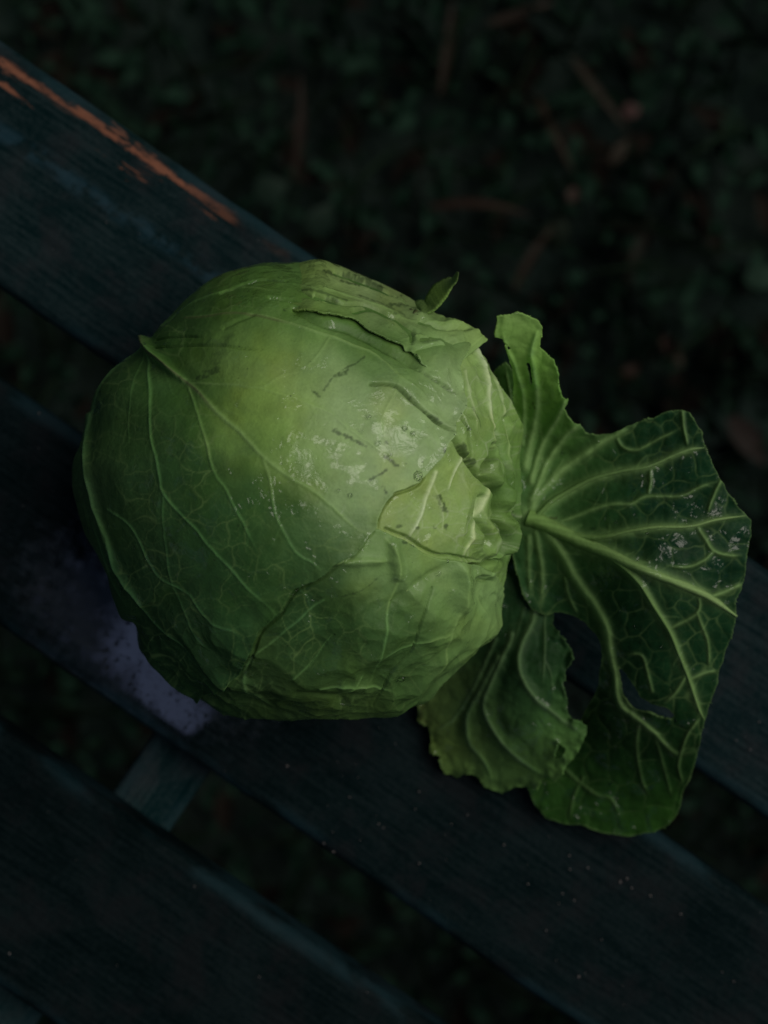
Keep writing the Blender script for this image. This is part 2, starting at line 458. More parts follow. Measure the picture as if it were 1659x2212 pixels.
for a in (
    ("weed_leaf", 595, 432, 0.030, 0.027, 0.4, G, "round bluish green weed leaf on the soil next to the bench edge", "leaf"),
    ("weed_leaf", 1630, 612, 0.036, 0.020, 0.15, (0.045, 0.115, 0.07), "brightest pale green leaf lying on the dark soil", "leaf"),
    ("weed_leaf", 700, 490, 0.030, 0.024, 1.2, G, "dull green weed leaf close to the bench edge above the cabbage", "leaf"),
    ("weed_leaf", 30, 60, 0.036, 0.03, 2.0, (0.012, 0.04, 0.028), "dark teal leaf on the soil past the orange worn board", "leaf"),
    ("weed_leaf", 1190, 520, 0.030, 0.022, 0.9, (0.014, 0.034, 0.014), "dull green leaf on soil beyond the curled leaf scrap", "leaf"),
    ("fallen_leaf", 1348, 265, 0.016, 0.014, 0.3, PK, "small pinkish petal-like fallen leaf on the dark soil", "leaf"),
    ("fallen_leaf", 1225, 440, 0.014, 0.010, 1.3, (0.10, 0.06, 0.045), "small tan fallen leaf near a brown blade on soil", "leaf"),
    ("fallen_leaf", 1320, 350, 0.024, 0.012, 1.1, TN, "oval tan fallen leaf below the pinkish one on soil", "leaf"),
    ("fallen_leaf", 1435, 770, 0.030, 0.014, -0.9, BR, "brown fallen leaf on soil above the dark green cabbage leaf", "leaf"),
    ("fallen_leaf", 1345, 815, 0.022, 0.012, 0.7, BR, "short brown fallen leaf beside the torn upright cabbage leaf", "leaf"),
    ("fallen_leaf", 1590, 960, 0.05, 0.022, -1.0, (0.035, 0.020, 0.014), "broad dark brown fallen leaf beyond the big cabbage leaf's tip", "leaf"),
    ("dry_grass_blade", 1030, 455, 0.085, 0.0075, 0.12, BR, "reddish brown dry blade lying level on the soil", "grass blade"),
    ("dry_grass_blade", 1275, 240, 0.080, 0.0075, -1.05, TN, "tan dry blade slanting beside the pinkish fallen leaf", "grass blade"),
    ("dry_grass_blade", 1185, 320, 0.075, 0.007, -1.2, (0.05, 0.032, 0.016), "olive brown dry blade crossing the middle of the soil", "grass blade"),
    ("dry_grass_blade", 665, 300, 0.090, 0.008, 1.35, (0.038, 0.020, 0.012), "dark rust coloured dry blade near the worn board edge", "grass blade"),
    ("dry_grass_blade", 965, 130, 0.085, 0.008, 1.4, (0.04, 0.022, 0.012), "rusty dry blade standing alone far from the bench", "grass blade"),
    ("dry_grass_blade", 1120, 70, 0.060, 0.009, 0.2, (0.055, 0.035, 0.022), "short straw coloured dry blade farthest from the bench", "grass blade"),
    ("dry_grass_blade", 1135, 560, 0.070, 0.0075, 1.2, (0.045, 0.026, 0.014), "rusty dry blade on soil above the torn upright leaf", "grass blade"),
    ("dry_grass_blade", 1350, 560, 0.060, 0.010, 1.45, (0.022, 0.026, 0.014), "faded green brown blade in the middle of the soil", "grass blade"),
): fallen(*a)

# ------------------------------------------------------------------ bench
TH = math.atan(0.69)
E1 = np.array((math.cos(TH), -math.sin(TH))); E2 = np.array((-math.sin(TH), -math.cos(TH)))
def bpt(s, t): return E1 * s + E2 * t
bench = empty("wooden_bench", (0, 0, GZ))
tag(bench, "dark painted slatted wooden bench with worn orange wood along one edge", "bench")

def board(name, L, half, thick, bev, mat, nseg=5, wav=0.0, seed=0):
    """rounded board; local x along, y across, top at z = 0"""
    prof = []
    def arc(cx, cz, a0, a1):
        for k in range(nseg + 1):
            a = a0 + (a1 - a0) * k / nseg; prof.append((cx + bev * math.cos(a), cz + bev * math.sin(a)))
    arc(half - bev, -bev, 0, math.pi / 2); 
    for k in range(1, 8): prof.append((half - bev - k / 8 * (2 * half - 2 * bev), 0))
    arc(-half + bev, -bev, math.pi / 2, math.pi)
    arc(-half + bev, -thick + bev, math.pi, 1.5 * math.pi); arc(half - bev, -thick + bev, 1.5 * math.pi, 2 * math.pi)
    P = np.array(prof); n = len(P); ns = 160; V = []
    for k in range(ns + 1):
        x = -L / 2 + L * k / ns
        sh = np.column_stack([n2(P + (0, 0), 40.0, 2, seed + x * 37.0), n2(P, 40.0, 2, seed + 50 + x * 37.0)]) * wav
        sag = wav * 1.3 * math.sin(x * 23 + seed)
        V.append(np.column_stack([np.full(n, x), P[:, 0] + sh[:, 0] + np.sign(P[:, 0]) * sag * 0.4, P[:, 1] + np.minimum(sh[:, 1], 0)]))
    V = np.vstack(V); i = np.arange(n); F = []
    for k in range(ns): F.append(np.column_stack([k * n + i, (k + 1) * n + i, (k + 1) * n + (i + 1) % n, k * n + (i + 1) % n]))
    F = np.vstack(F)
    me_o = mesh_np(name, V, F[:, ::-1], mat, bench)
    # end caps
    return me_o

edges = {"A": (-0.0740, 0.0152), "B": (0.0471, 0.1354), "C": (0.1712, 0.2645), "D": (0.3000, 0.3900)}
half_of = {k: (v[1] - v[0]) / 2 for k, v in edges.items()}
mats = {
    "A": bench_paint("weathered_paint_orange_wear", half_of["A"], tone=1.5, orange=True, blue=(-0.012, -0.30, -0.06)),
    "B": bench_paint("weathered_paint_damp", half_of["B"], tone=0.9, puddle=(-0.058, 0.014, 0.066, 0.034)),
    "C": bench_paint("weathered_paint_dry", half_of["C"], tone=0.75),
    "D": bench_paint("weathered_paint_plain", half_of["D"], tone=0.6),
}
for k, (t0, t1) in edges.items():
    o = board("slat", 1.5, half_of[k], 0.028, 0.0055, mats[k], wav=0.0006, seed=ord(k))
    p = bpt(0.0, (t0 + t1) / 2); o.location = (p[0], p[1], -GZ); o.rotation_euler = (0, 0, -TH)
    # local +y must run along E2 reversed: -E2 = (sin, cos) is +y of a frame turned by -TH
    o.scale = (1, -1, 1)
    if k == "A": o["label"] = "bench slat with bare orange wood along its edge"
    if k == "B": o["label"] = "bench slat with a pale wet patch under the cabbage"
plain = bench_paint("weathered_paint_bar", 0.015, tone=2.8)
for s_, tt in ((-0.0135, (-0.074, 0.39)), (-0.62, (-0.074, 0.39)), (0.62, (-0.074, 0.39))):
    o = board("cross_bar", tt[1] - tt[0], 0.0155, 0.03, 0.003, plain, wav=0.0003)
    p = bpt(s_, (tt[0] + tt[1]) / 2); o.location = (p[0], p[1], -GZ - 0.0285); o.rotation_euler = (0, 0, -TH - math.pi / 2)
    if abs(s_) > 0.5:
        for t_ in (-0.03, 0.345):
            l = board("leg", -GZ - 0.06, 0.022, 0.04, 0.004, plain)
            p = bpt(s_, t_); l.rotation_euler = (0, math.pi / 2, -TH); l.location = (p[0] - 0.02 * E1[0], p[1] - 0.02 * E1[1], -GZ - 0.0585 - (-GZ - 0.06) / 2)

# puddle of clear water lying on the middle slat, thin and flat with a ragged outline
pud = [(120,1190),(190,1180),(250,1230),(300,1300),(345,1390),(400,1470),(470,1530),(455,1560),(420,1590),(380,1590),(330,1555),(290,1520),(230,1480),(170,1430),(110,1370),(60,1310),(70,1240)]
ring = resample(cr(pud, 8, True), 4.0)
ring[:, 1] = np.minimum(ring[:, 1], 1338 + 0.711 * ring[:, 0] - 31)
P, Q, dist = clipped_grid([ring], 2.2)
core = np.array([(300,1400),(340,1470),(380,1535)], float)
dd = np.sqrt(((P[:, None] - core[None])**2).sum(2)).min(1)
cov = np.clip(1.25 - dd / 88.0, 0, 1) + 0.10 * np.clip(1 - dd / 240.0, 0, 1)
cov = cov + 0.35 * n2(P, 0.03, 3, 3.0) * np.clip(dd / 60, 0.1, 1)
gq = np.clip((n2(P, 0.085, 2, 12.0) - 0.30) * 6, 0, 1) * np.clip(dd / 55, 0.0, 1) + np.clip((n2(P, 0.14, 2, 22.0) - 0.52) * 7, 0, 1)
cov = np.clip(cov, 0, 1)**1.3 * (1 - np.clip(gq, 0, 1)) * np.clip(dist / 7.0, 0, 1)
zz = np.full(len(P), 0.0006)
wat = NT("clear_water")
wat.b.inputs["Base Color"].default_value = (1, 1, 1, 1); wat.b.inputs["Roughness"].default_value = 0.03
wat.b.inputs["IOR"].default_value = 1.5; wat.b.inputs["Transmission Weight"].default_value = 1.0
lp = wat.n("ShaderNodeBsdfTransparent"); gl = wat.n("ShaderNodeBsdfGlossy"); gl.inputs["Roughness"].default_value = 0.12
fr = wat.n("ShaderNodeFresnel"); fr.inputs["IOR"].default_value = 1.55
gl.inputs['Color'].default_value = (1.0, 0.84, 0.80, 1)
mx = wat.n("ShaderNodeMixShader"); ca = wat.n('ShaderNodeAttribute', attribute_name='cover'); wat.l(wat.math('MULTIPLY', wat.math('ADD', fr.outputs[0], 0.95), ca.outputs['Fac']), mx.inputs[0]); wat.l(lp.outputs[0], mx.inputs[1]); wat.l(gl.outputs[0], mx.inputs[2])
wat.l(mx.outputs[0], wat.out.inputs[0])
tag(mesh_np("puddle", W(P, zz), Q[:, ::-1], wat.m, attrs={"cover": cov}), "thin puddle of water reflecting lilac sky on the slat under the cabbage", "puddle")

# pale grit on the boards
spots = [(213,1732),(265,1668),(137,1670),(360,1828),(740,2085),(905,1865),(755,1722),(1088,1825),(420,1915),(20,2060),(975,1780),(1230,1848),(1231,1878),(1270,1875),(1340,1905),(1207,1952),
         (230,480),(100,890),(130,888),(84,893),(205,1725),(365,1826),(700,1822),(818,1780),(828,1788),(897,1748),(1215,1930),(1240,1945),(1365,1918),(1405,1935),(1355,1898),(1300,2030),(560,2110),(1560,2100),(1585,2120),
         (1640,1560),(1620,1620),(1590,1600),(1250,2110),(500,1795),(620,1655),(720,1840),(1060,1690),(1010,1760),(1140,1910),(905,1710),(1470,1975),(1180,2010)]
Rg = np.random.default_rng(8)
Vs = []; Fs = []
oct_v = np.array([(1,0,0),(0,1,0),(-1,0,0),(0,-1,0),(0,0,1),(0,0,-1)], float); oct_f = np.array([(0,1,4),(1,2,4),(2,3,4),(3,0,4),(1,0,5),(2,1,5),(3,2,5),(0,3,5)])
def on_slat(x, y):
    t = x * E2[0] + y * E2[1]
    return any(a + 0.002 < t < b - 0.002 for a, b in edges.values())
cand = [(a, Rg.uniform(0.0004, 0.0007)) for a in spots] + [((Rg.uniform(0, 1659), Rg.uniform(100, 2212)), Rg.uniform(0.00015, 0.0003)) for _ in range(150)]
for (a, r) in cand:
    p = W(a, 0.0004)
    if not on_slat(p[0], p[1]) or (200 < a[0] < 450 and 1250 < a[1] < 1600): continue
    v = oct_v * r * Rg.uniform(0.6, 1.3, (6, 3)) * np.array((1, 1, 0.6)); v += p
    Fs.append(oct_f + 6 * len(Vs)); Vs.append(v)
tag(mesh_np("grit", np.vstack(Vs), np.vstack(Fs), simple("pale_grit", (0.15, 0.13, 0.13), 0.6, 0.4, 0.3, 300)),
    "tiny pale grains of grit scattered on the bench slats", "grit", kind="stuff")

# ------------------------------------------------------------------ cabbage
CB = np.array((650.0, 1066.0)); ZC, RZ = 0.0785, 0.0785
sil = [(330,742),(350,715),(375,690),(410,650),(450,617),(500,593),(560,578),(620,577),(680,578),(740,595),(800,620),(850,645),(905,668),(950,690),(985,712),(1020,733),(1038,760),(1058,790),(1090,842),(1119,896),(1128,951),(1131,1013),(1126,1061),(1120,1123),(1112,1180),(1102,1235),(1086,1290),(1070,1358),(1044,1400),(1005,1446),(963,1478),(907,1517),(830,1540),(750,1550),(650,1556),(560,1545),(480,1535),(428,1512),(385,1487),(345,1440),(310,1385),(294,1345),(268,1332),(250,1290),(235,1240),(212,1190),(190,1150),(178,1110),(166,1050),(167,1000),(183,960),(198,910),(208,860),(220,830),(250,800),(300,768)]
_s = cr(sil, 6, True) - CB; _a = np.arctan2(_s[:, 1], _s[:, 0]); _r = np.hypot(_s[:, 0], _s[:, 1])
_o = np.argsort(_a); _a, _r = _a[_o], _r[_o]
def Rs(phi): return np.interp(phi, _a, _r, period=2 * math.pi)

def d_to_uv(d):
    v = np.asarray(d, float) - CB; phi = np.arctan2(v[:, 1], v[:, 0]); rr = np.hypot(v[:, 0], v[:, 1]) / Rs(phi)
    th = np.where(rr <= 1, np.arcsin(np.clip(rr, 0, 1)), math.pi / 2 + (rr - 1) * math.pi)
    return np.column_stack([th * np.cos(phi), th * np.sin(phi)])
def uv_to_d(uv):
    th = np.hypot(uv[:, 0], uv[:, 1]); phi = np.arctan2(uv[:, 1], uv[:, 0])
    rr = np.where(th <= math.pi / 2, np.sin(np.minimum(th, math.pi / 2)), 1 + (th - math.pi / 2) / math.pi)
    return CB + (rr * Rs(phi))[:, None] * np.column_stack([np.cos(phi), np.sin(phi)])
INSET = 14.0
def head_pos(uv):
    th = np.hypot(uv[:, 0], uv[:, 1]); phi = np.arctan2(uv[:, 1], uv[:, 0])
    d = CB + ((Rs(phi) - INSET) * np.sin(th))[:, None] * np.column_stack([np.cos(phi), np.sin(phi)])
    ct = np.cos(th)
    p = W(d, ZC + RZ * ct * np.where(ct > 0, 0.985, 1.0))
    nrm = np.column_stack([np.sin(th) * np.cos(phi), -np.sin(th) * np.sin(phi), ct])
    return p, nrm

cab = empty("cabbage", tuple(W((650, 1066), 0.0)))
tag(cab, "round green cabbage with torn loose outer leaves lying on its side on a dark bench", "cabbage")
CL = np.array(cab.location)
mat_w = leaf_material("cabbage_leaf_pale", 0.05, 0.46, 0.8)
mat_o = leaf_material("cabbage_leaf_dark", 0.16, 0.50, 0.9, 0.09)

TINT = np.array((0.86, 1.0, 0.80))
VEIN = np.array((0.30, 0.42, 0.16)); BROWN = np.array((0.05, 0.04, 0.02)); INK = np.array((0.03, 0.05, 0.022))

def paint(col, f, c, k=1.0):
    f = np.clip(f * k, 0, 1)[:, None]; return col * (1 - f) + np.asarray(c) * f

def stains(P, specs):
    """old bruises, dark fold lines and painted shade: broken dark dashes with ragged outline"""
    r = np.zeros(len(P)); br = n2(P, 0.09, 3, 41.0); b2 = n2(P, 0.16, 2, 43.0)
    for s in specs:
        f = line_field(P, s[0], s[1], s[2], 1.0)
        np.maximum(r, np.clip((f + 0.55 * br + 0.35 * b2 - 0.50) * 2.2, 0, 1) * 0.8 * (s[3] if len(s) > 3 else 1), out=r)
    return r

def shell(name, outline, off, veins, creases, cols, bruise_shade=(), holes=(), step=0.0056, vamp=0.0006, camp=0.0010,
          bump=0.0010, seed=0, ragged=2.5, lift=0.0, net=0.32, vcol=VEIN, extra=None, thick=0.0008, wetpts=(), mat=None, label=None, veintint=None, ridges=(), vw=0.85, sigma=40):
    ring_d = roughen(resample(np.asarray(outline, float), 5.0), ragged, 0.045, seed, ragged * 0.35)
    rings = [d_to_uv(ring_d)] + [d_to_uv(roughen(resample(np.asarray(h, float), 4.0), 2.0, 0.06, seed + 3, 1.0)) for h in holes]
    uv, Q, dist = clipped_grid(rings, step)
    D = uv_to_d(uv); p, nrm = head_pos(uv)
    veins = [(v[0], v[1] * vw, v[2] * vw) + tuple(v[3:]) for v in veins]
    br = branches(veins, 44, 62, seed + 1)
    Vm = lines(D, veins); Vb = lines(D, br) if br else np.zeros(len(D))
    Cm = lines(D, creases) if len(creases) else np.zeros(len(D))
    Dw = D + np.column_stack([n2(D, 0.02, 2, 2.0), n2(D, 0.02, 2, 8.0)]) * 16
    wn = worley(Dw, 56, seed); wn2 = worley(Dw + 300, 24, seed + 2); Nt = np.maximum(np.exp(-(wn / 2.6)**2), 0.45 * np.exp(-(wn2 / 1.7)**2))
    disp = np.full(len(D), off)
    rw = np.clip(np.maximum((D[:, 0] - 780) / 200, (D[:, 1] - 1215 + 0.3 * (D[:, 0] - 600)) / 130), 0.10, 1)
    rdg = np.clip(1 - np.abs(fbm(p + 5, 34, 2)) * 2.2, 0, 1)**2.5 + 0.5 * np.clip(1 - np.abs(fbm(p + 8, 75, 2)) * 2.2, 0, 1)**2.5
    disp += bump * (1.1 * fbm(p, 24, 2) + 0.40 * fbm(p + 3, 60, 2) + 0.12 * fbm(p + 9, 150, 2)) + 0.0005 * rw * rdg + rw * (0.0030 - 0.0062 * np.abs(perlin(p * 23 + 9)) - 0.0036 * np.abs(perlin(p * 50 + 18)) - 0.0011 * np.abs(perlin(p * 105 + 4)))
    disp += vamp * (0.6 * Vm + 0.16 * Vb) + vamp * 0.08 * Nt
    disp -= 1.5 * camp * Cm
    for r in ridges: disp += 1.8 * r[3] * line_field(D, r[0], r[1], r[2])
    e = np.clip(1 - dist / 9.0, 0, 1); disp += lift * e**2 - 0.0003 * (e > 0.95)
    if extra is not None: disp += extra(D, p)
    pos = p + nrm * disp[:, None] - CL
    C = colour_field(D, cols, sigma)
    C = C * (1 + 0.16 * n2(D, 0.018, 4, seed)[:, None]) 
    yl = np.clip(n2(D, 0.009, 3, seed + 60) * 0.6, 0, 0.35)[:, None]; C = C * (1 - yl) + C * np.array((1.18, 1.02, 0.7)) * yl
    bl = np.clip(n2(D, 0.013, 4, seed + 80) * 0.9 + 0.25, 0, 1)[:, None] * 0.30 * np.clip(C[:, 1:2] / 0.4, 0, 1); C = C * (1 - bl) + (C * 0.9 + np.array((0.055, 0.055, 0.075))) * bl
    vc = np.asarray(vcol)
    Vt = np.clip(Vm * 0.9 + 0.28 * Vb, 0, 1)
    C = C + (np.maximum(np.minimum(vc, C * 2.6 + 0.026 + 0.3 * (vc - VEIN)), C * 1.15) - C) * (np.clip(0.9 * Vt, 0, 1))[:, None]
    C = C + (np.maximum(vc * 0.7, C * 1.1) - C) * (1.6 * net * Nt * np.clip(0.5 + n2(D, 0.01, 2, 5.0), 0, 1))[:, None]
    if veintint is not None:
        for t in veintint: C = paint(C, line_field(D, t[0], t[1], t[2]), t[3], 0.9)
    C = paint(C, Cm**1.5, C * 0.55, 0.4)  # shade in creases and beside leaf edges painted into the colour
    if bruise_shade: C = paint(C, stains(D, bruise_shade), INK, 0.85)
    C = paint(C, np.clip(1 - dist / 2.5, 0, 1), C * 1.12, 0.5)
    C = np.clip(C * TINT, 0.004, 0.8)
    wet = np.zeros(len(D))
    for (cx, cy, rad) in wetpts: wet = np.maximum(wet, np.exp(-((D - (cx, cy))**2).sum(1) / rad**2))
    o = mesh_np(name, pos, Q[:, ::-1], mat or mat_w, cab, attrs={"col": C, "wet": wet})
    so_ = o.modifiers.new("thickness", 'SOLIDIFY'); so_.thickness = thick; so_.offset = -1
    if label: o["label"] = label
    return o, D, pos

# --- inner head, closed
nth, nph = 150, 300
th = np.linspace(0.001, math.pi - 0.001, nth); ph = np.linspace(-math.pi, math.pi, nph, endpoint=False)
T, PH = np.meshgrid(th, ph, indexing='ij'); uv = np.column_stack([(T * np.cos(PH)).ravel(), (T * np.sin(PH)).ravel()])
p, nrm = head_pos(uv); D = uv_to_d(uv)
p = p + nrm * (0.0006 * fbm(p, 40, 3) - 0.0034 * (nrm[:, 2] > -0.3))[:, None]
p[:, 2] = np.maximum(p[:, 2], 0.0003)
I = np.arange(nth * nph).reshape(nth, nph)
q = np.stack([I[:-1], np.roll(I[:-1], -1, 1), np.roll(I[1:], -1, 1), I[1:]], -1).reshape(-1, 4)
C = np.tile(np.array((0.19, 0.31, 0.08)), (len(p), 1)) * (1 + 0.3 * n2(D, 0.015, 3)[:, None])
mesh_np("inner_head", p - CL, q, mat_w, cab, attrs={"col": C, "wet": np.zeros(len(p))})

# --- pale under leaf by the stem end, with white ribs and folds
w2_v = [([(945,1020),(930,1068),(910,1120),(881,1172)], 4.2, 3.0), ([(1056,1046),(1041,1094),(1021,1133),(1012,1166),(992,1210)], 4.2, 3.6),
        ([(997,985),(983,1025),(972,1060)], 2.6, 1.6), ([(1026,758),(1047,810),(1060,865),(1071,914),(1073,962)], 4.5, 3.8),
        ([(1050,770),(1085,850),(1100,930),(1103,1000)], 2.6, 2.0, 0.6), ([(1005,800),(1020,870),(1030,930)], 2.2, 1.5, 0.5), ([(940,1040),(960,1100),(955,1160)], 1.8, 1.2, 0.4)]
w2_c = [([(940,925),(971,940),(1005,986),(1030,1018),(1056,1046),(1074,1075),(1078,1115),(1068,1130),(1076,1155)], 6.5, 5.0, 1.0),
        ([(1072,960),(1062,985),(1050,1000),(1044,1030)], 4.5, 3.5, 0.9), ([(1076,930),(1090,990),(1100,1040),(1108,1085),(1098,1110)], 5, 5, 0.8),
        ([(1100,900),(1112,950),(1117,1010),(1118,1070)], 5, 4, 0.7), ([(1075,1120),(1084,1145),(1092,1170),(1085,1200),(1062,1222)], 5, 5, 1.0),
        ([(1108,1110),(1118,1150),(1112,1190),(1092,1222)], 5, 5, 0.8), ([(1040,1075),(1030,1120),(1050,1160),(1040,1190)], 6, 5, 0.5),
        ([(1085,1215),(1060,1228),(1030,1224),(1000,1222)], 4, 4, 0.8), ([(1010,930),(1020,975),(1012,992)], 3, 3, 0.5), ([(990,895),(1008,925)], 2.5, 2, 0.6)]
w2_c.append(([(920,1032),(902,1052),(862,1066),(850,1073),(827,1102),(820,1122),(818,1142)], 2.6, 2.6, 0.5))
w2_c.append(([(835,1143),(864,1156),(882,1162),(905,1178),(918,1187),(948,1199),(975,1198),(1014,1208),(1036,1213)], 2.6, 2.6, 0.5))
w2_r = [([(1062,1140),(1070,1175),(1060,1205)], 16, 14, 0.0022), ([(1098,1130),(1104,1165),(1098,1200)], 12, 10, 0.0022), ([(1094,1060),(1088,1090)], 12, 12, 0.002),
        ([(1030,1160),(1040,1195)], 18, 14, 0.0014), ([(1060,1000),(1070,1050)], 10, 10, 0.0014)]
shell("wrapper_leaf", [(760,1000),(840,1020),(860,930),(900,840),(950,780),(1010,740),(1060,745),(1150,800),(1240,900),(1260,1050),(1240,1200),(1180,1320),(1080,1330),(1000,1330),(880,1280),(790,1200),(740,1100)],
      0.0010, w2_v, w2_c, [((850,1100),(0.34,0.43,0.17)),((930,1100),(0.35,0.44,0.16)),((1010,1120),(0.31,0.42,0.14)),((1010,870),(0.33,0.44,0.17)),((1060,900),(0.28,0.40,0.13)),
      ((1100,960),(0.19,0.31,0.09)),((1100,1080),(0.15,0.26,0.07)),((1070,1180),(0.22,0.34,0.10)),((1110,1170),(0.13,0.23,0.07)),((1040,1200),(0.29,0.41,0.15)),((1000,1020),(0.33,0.43,0.15))],
      bruise_shade=[([(968,938),(1005,986),(1030,1018),(1056,1046),(1074,1078)], 4.5, 4.0, 0.9), ([(1078,1112),(1070,1132),(1086,1150)], 3.5, 3.5, 0.8), ([(1076,935),(1090,992),(1100,1040)], 3.2, 3, 0.7), ([(1100,905),(1112,955)], 2.6, 2.4, 0.7), ([(1020,880),(1040,930)], 2.2, 2, 0.6), ([(955,1072),(962,1095),(965,1108)], 9, 7), ([(864,1139),(870,1138)], 6, 5, 0.9), ([(903,1141),(910,1140)], 5, 5, 0.9), ([(964,1134),(963,1146)], 5, 4), ([(940,1141),(945,1140)], 4, 3), ([(1000,962),(1015,985),(1035,1005)], 8, 6), ([(1066,958),(1072,966)], 5, 4), ([(985,895),(1020,935)], 2.4, 2), ([(1020,1128),(1050,1130)], 7, 5, 0.4)],  # first lines run dark along the folds, the rest are bruises
      seed=5, bump=0.0009, vamp=0.0010, camp=0.0034, vcol=(0.80, 0.82, 0.62), ridges=w2_r, vw=1.0, label="pale yellow green wrapper leaf with white ribs near the stem", wetpts=[(1030,1180,30)])

# --- lower wrapper leaf; painted shade deepens the dark green of its left and bottom
w4_v = [([(833,1163),(855,1199),(860,1238),(849,1286),(836,1319),(829,1368),(816,1417),(800,1470)], 4.0, 2.4, 0.8), ([(982,1212),(992,1254),(995,1303),(979,1342),(966,1378),(956,1423),(930,1462)], 3.4, 2.6, 0.7),
        ([(1077,1238),(1038,1251),(1012,1293),(995,1319)], 4.2, 3.0, 0.8), ([(728,1214),(784,1208),(846,1212)], 5, 4, 0.8), ([(969,1365),(914,1378),(849,1400),(816,1417)], 2.8, 2.0, 0.7),
        ([(719,1374),(686,1413),(654,1439),(621,1456)], 2.8, 2.2, 0.8), ([(700,1300),(640,1346),(584,1387),(545,1409)], 3.2, 3.0, 0.8), ([(690,1469),(764,1471),(849,1488)], 3.2, 2.4, 0.9),
        ([(728,1490),(764,1471),(785,1450)], 3.0, 2.2, 0.7), ([(546,1420),(530,1445),(540,1490),(590,1530)], 6, 5, 0.8), ([(1060,1260),(1050,1300),(1060,1340)], 3, 2, 0.6), ([(620,1260),(660,1290),(670,1320)], 2.4, 1.6, 0.5)]
w4_c = [([(933,1270),(914,1312),(894,1371),(881,1410),(842,1452),(826,1482),(803,1517)], 2.0, 1.8, 0.7), ([(1068,1240),(1054,1262),(1075,1262)], 4, 4, 0.9), ([(850,1300),(900,1262),(940,1236),(965,1215)], 9, 8, 0.5),
        ([(1085,1300),(1050,1350),(1010,1400),(950,1440)], 8, 8, 0.45), ([(640,1480),(700,1490),(760,1510)], 6, 6, 0.4), ([(722,1372),(688,1412),(652,1442)], 1.6, 1.4, 0.5), ([(1075,1290),(1040,1330),(1005,1385)], 6, 6, 0.4),
        ([(545,1370),(575,1350),(640,1300)], 4, 4, 0.4)]
w4_c.append(([(806,1150),(790,1166),(772,1192),(735,1220),(686,1257),(648,1275),(628,1298),(606,1332),(568,1362),(549,1408),(530,1447),(468,1500)], 2.6, 2.6, 0.6))
w4_r = [([(850,1175),(856,1215),(860,1250)], 12, 14, 0.0016), ([(990,1225),(1000,1270),(1000,1320)], 16, 16, 0.0016), ([(1054,1238),(1072,1246)], 10, 8, 0.0012), ([(740,1472),(800,1478)], 12, 12, 0.0009), ([(730,1215),(840,1210)], 10, 10, 0.0008), ([(1035,1240),(1065,1240)], 8, 8, 0.0009)]
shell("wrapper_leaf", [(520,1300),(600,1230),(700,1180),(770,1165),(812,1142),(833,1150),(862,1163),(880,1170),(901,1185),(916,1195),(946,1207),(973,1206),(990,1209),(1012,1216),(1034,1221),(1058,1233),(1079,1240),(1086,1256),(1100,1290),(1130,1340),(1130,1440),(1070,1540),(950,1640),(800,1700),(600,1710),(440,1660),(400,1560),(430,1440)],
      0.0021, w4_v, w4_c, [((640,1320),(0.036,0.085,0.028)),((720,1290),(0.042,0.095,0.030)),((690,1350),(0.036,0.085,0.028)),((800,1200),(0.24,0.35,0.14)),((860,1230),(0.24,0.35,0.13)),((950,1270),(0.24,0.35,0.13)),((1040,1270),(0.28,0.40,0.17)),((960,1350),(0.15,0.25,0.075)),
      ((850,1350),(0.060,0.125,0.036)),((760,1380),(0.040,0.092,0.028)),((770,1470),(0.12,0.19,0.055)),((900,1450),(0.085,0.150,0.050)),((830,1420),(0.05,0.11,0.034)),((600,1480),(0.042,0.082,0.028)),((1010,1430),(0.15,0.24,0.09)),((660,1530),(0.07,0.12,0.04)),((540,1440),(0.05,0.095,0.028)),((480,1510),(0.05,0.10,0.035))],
      bruise_shade=[([(870,1170),(900,1182)], 3, 3), ([(740,1290),(790,1268),(830,1240)], 2.6, 2.2, 0.7), ([(740,1512),(775,1508)], 9, 7, 0.9), ([(760,1418),(690,1400)], 2, 2, 0.6)],
      seed=9, bump=0.0012, vamp=0.0007, camp=0.0014, sigma=60, ridges=w4_r, lift=0.0002, label="lower wrapper leaf with a folded stub at its corner", wetpts=[(860,1240,24), (1000,1255,26)])

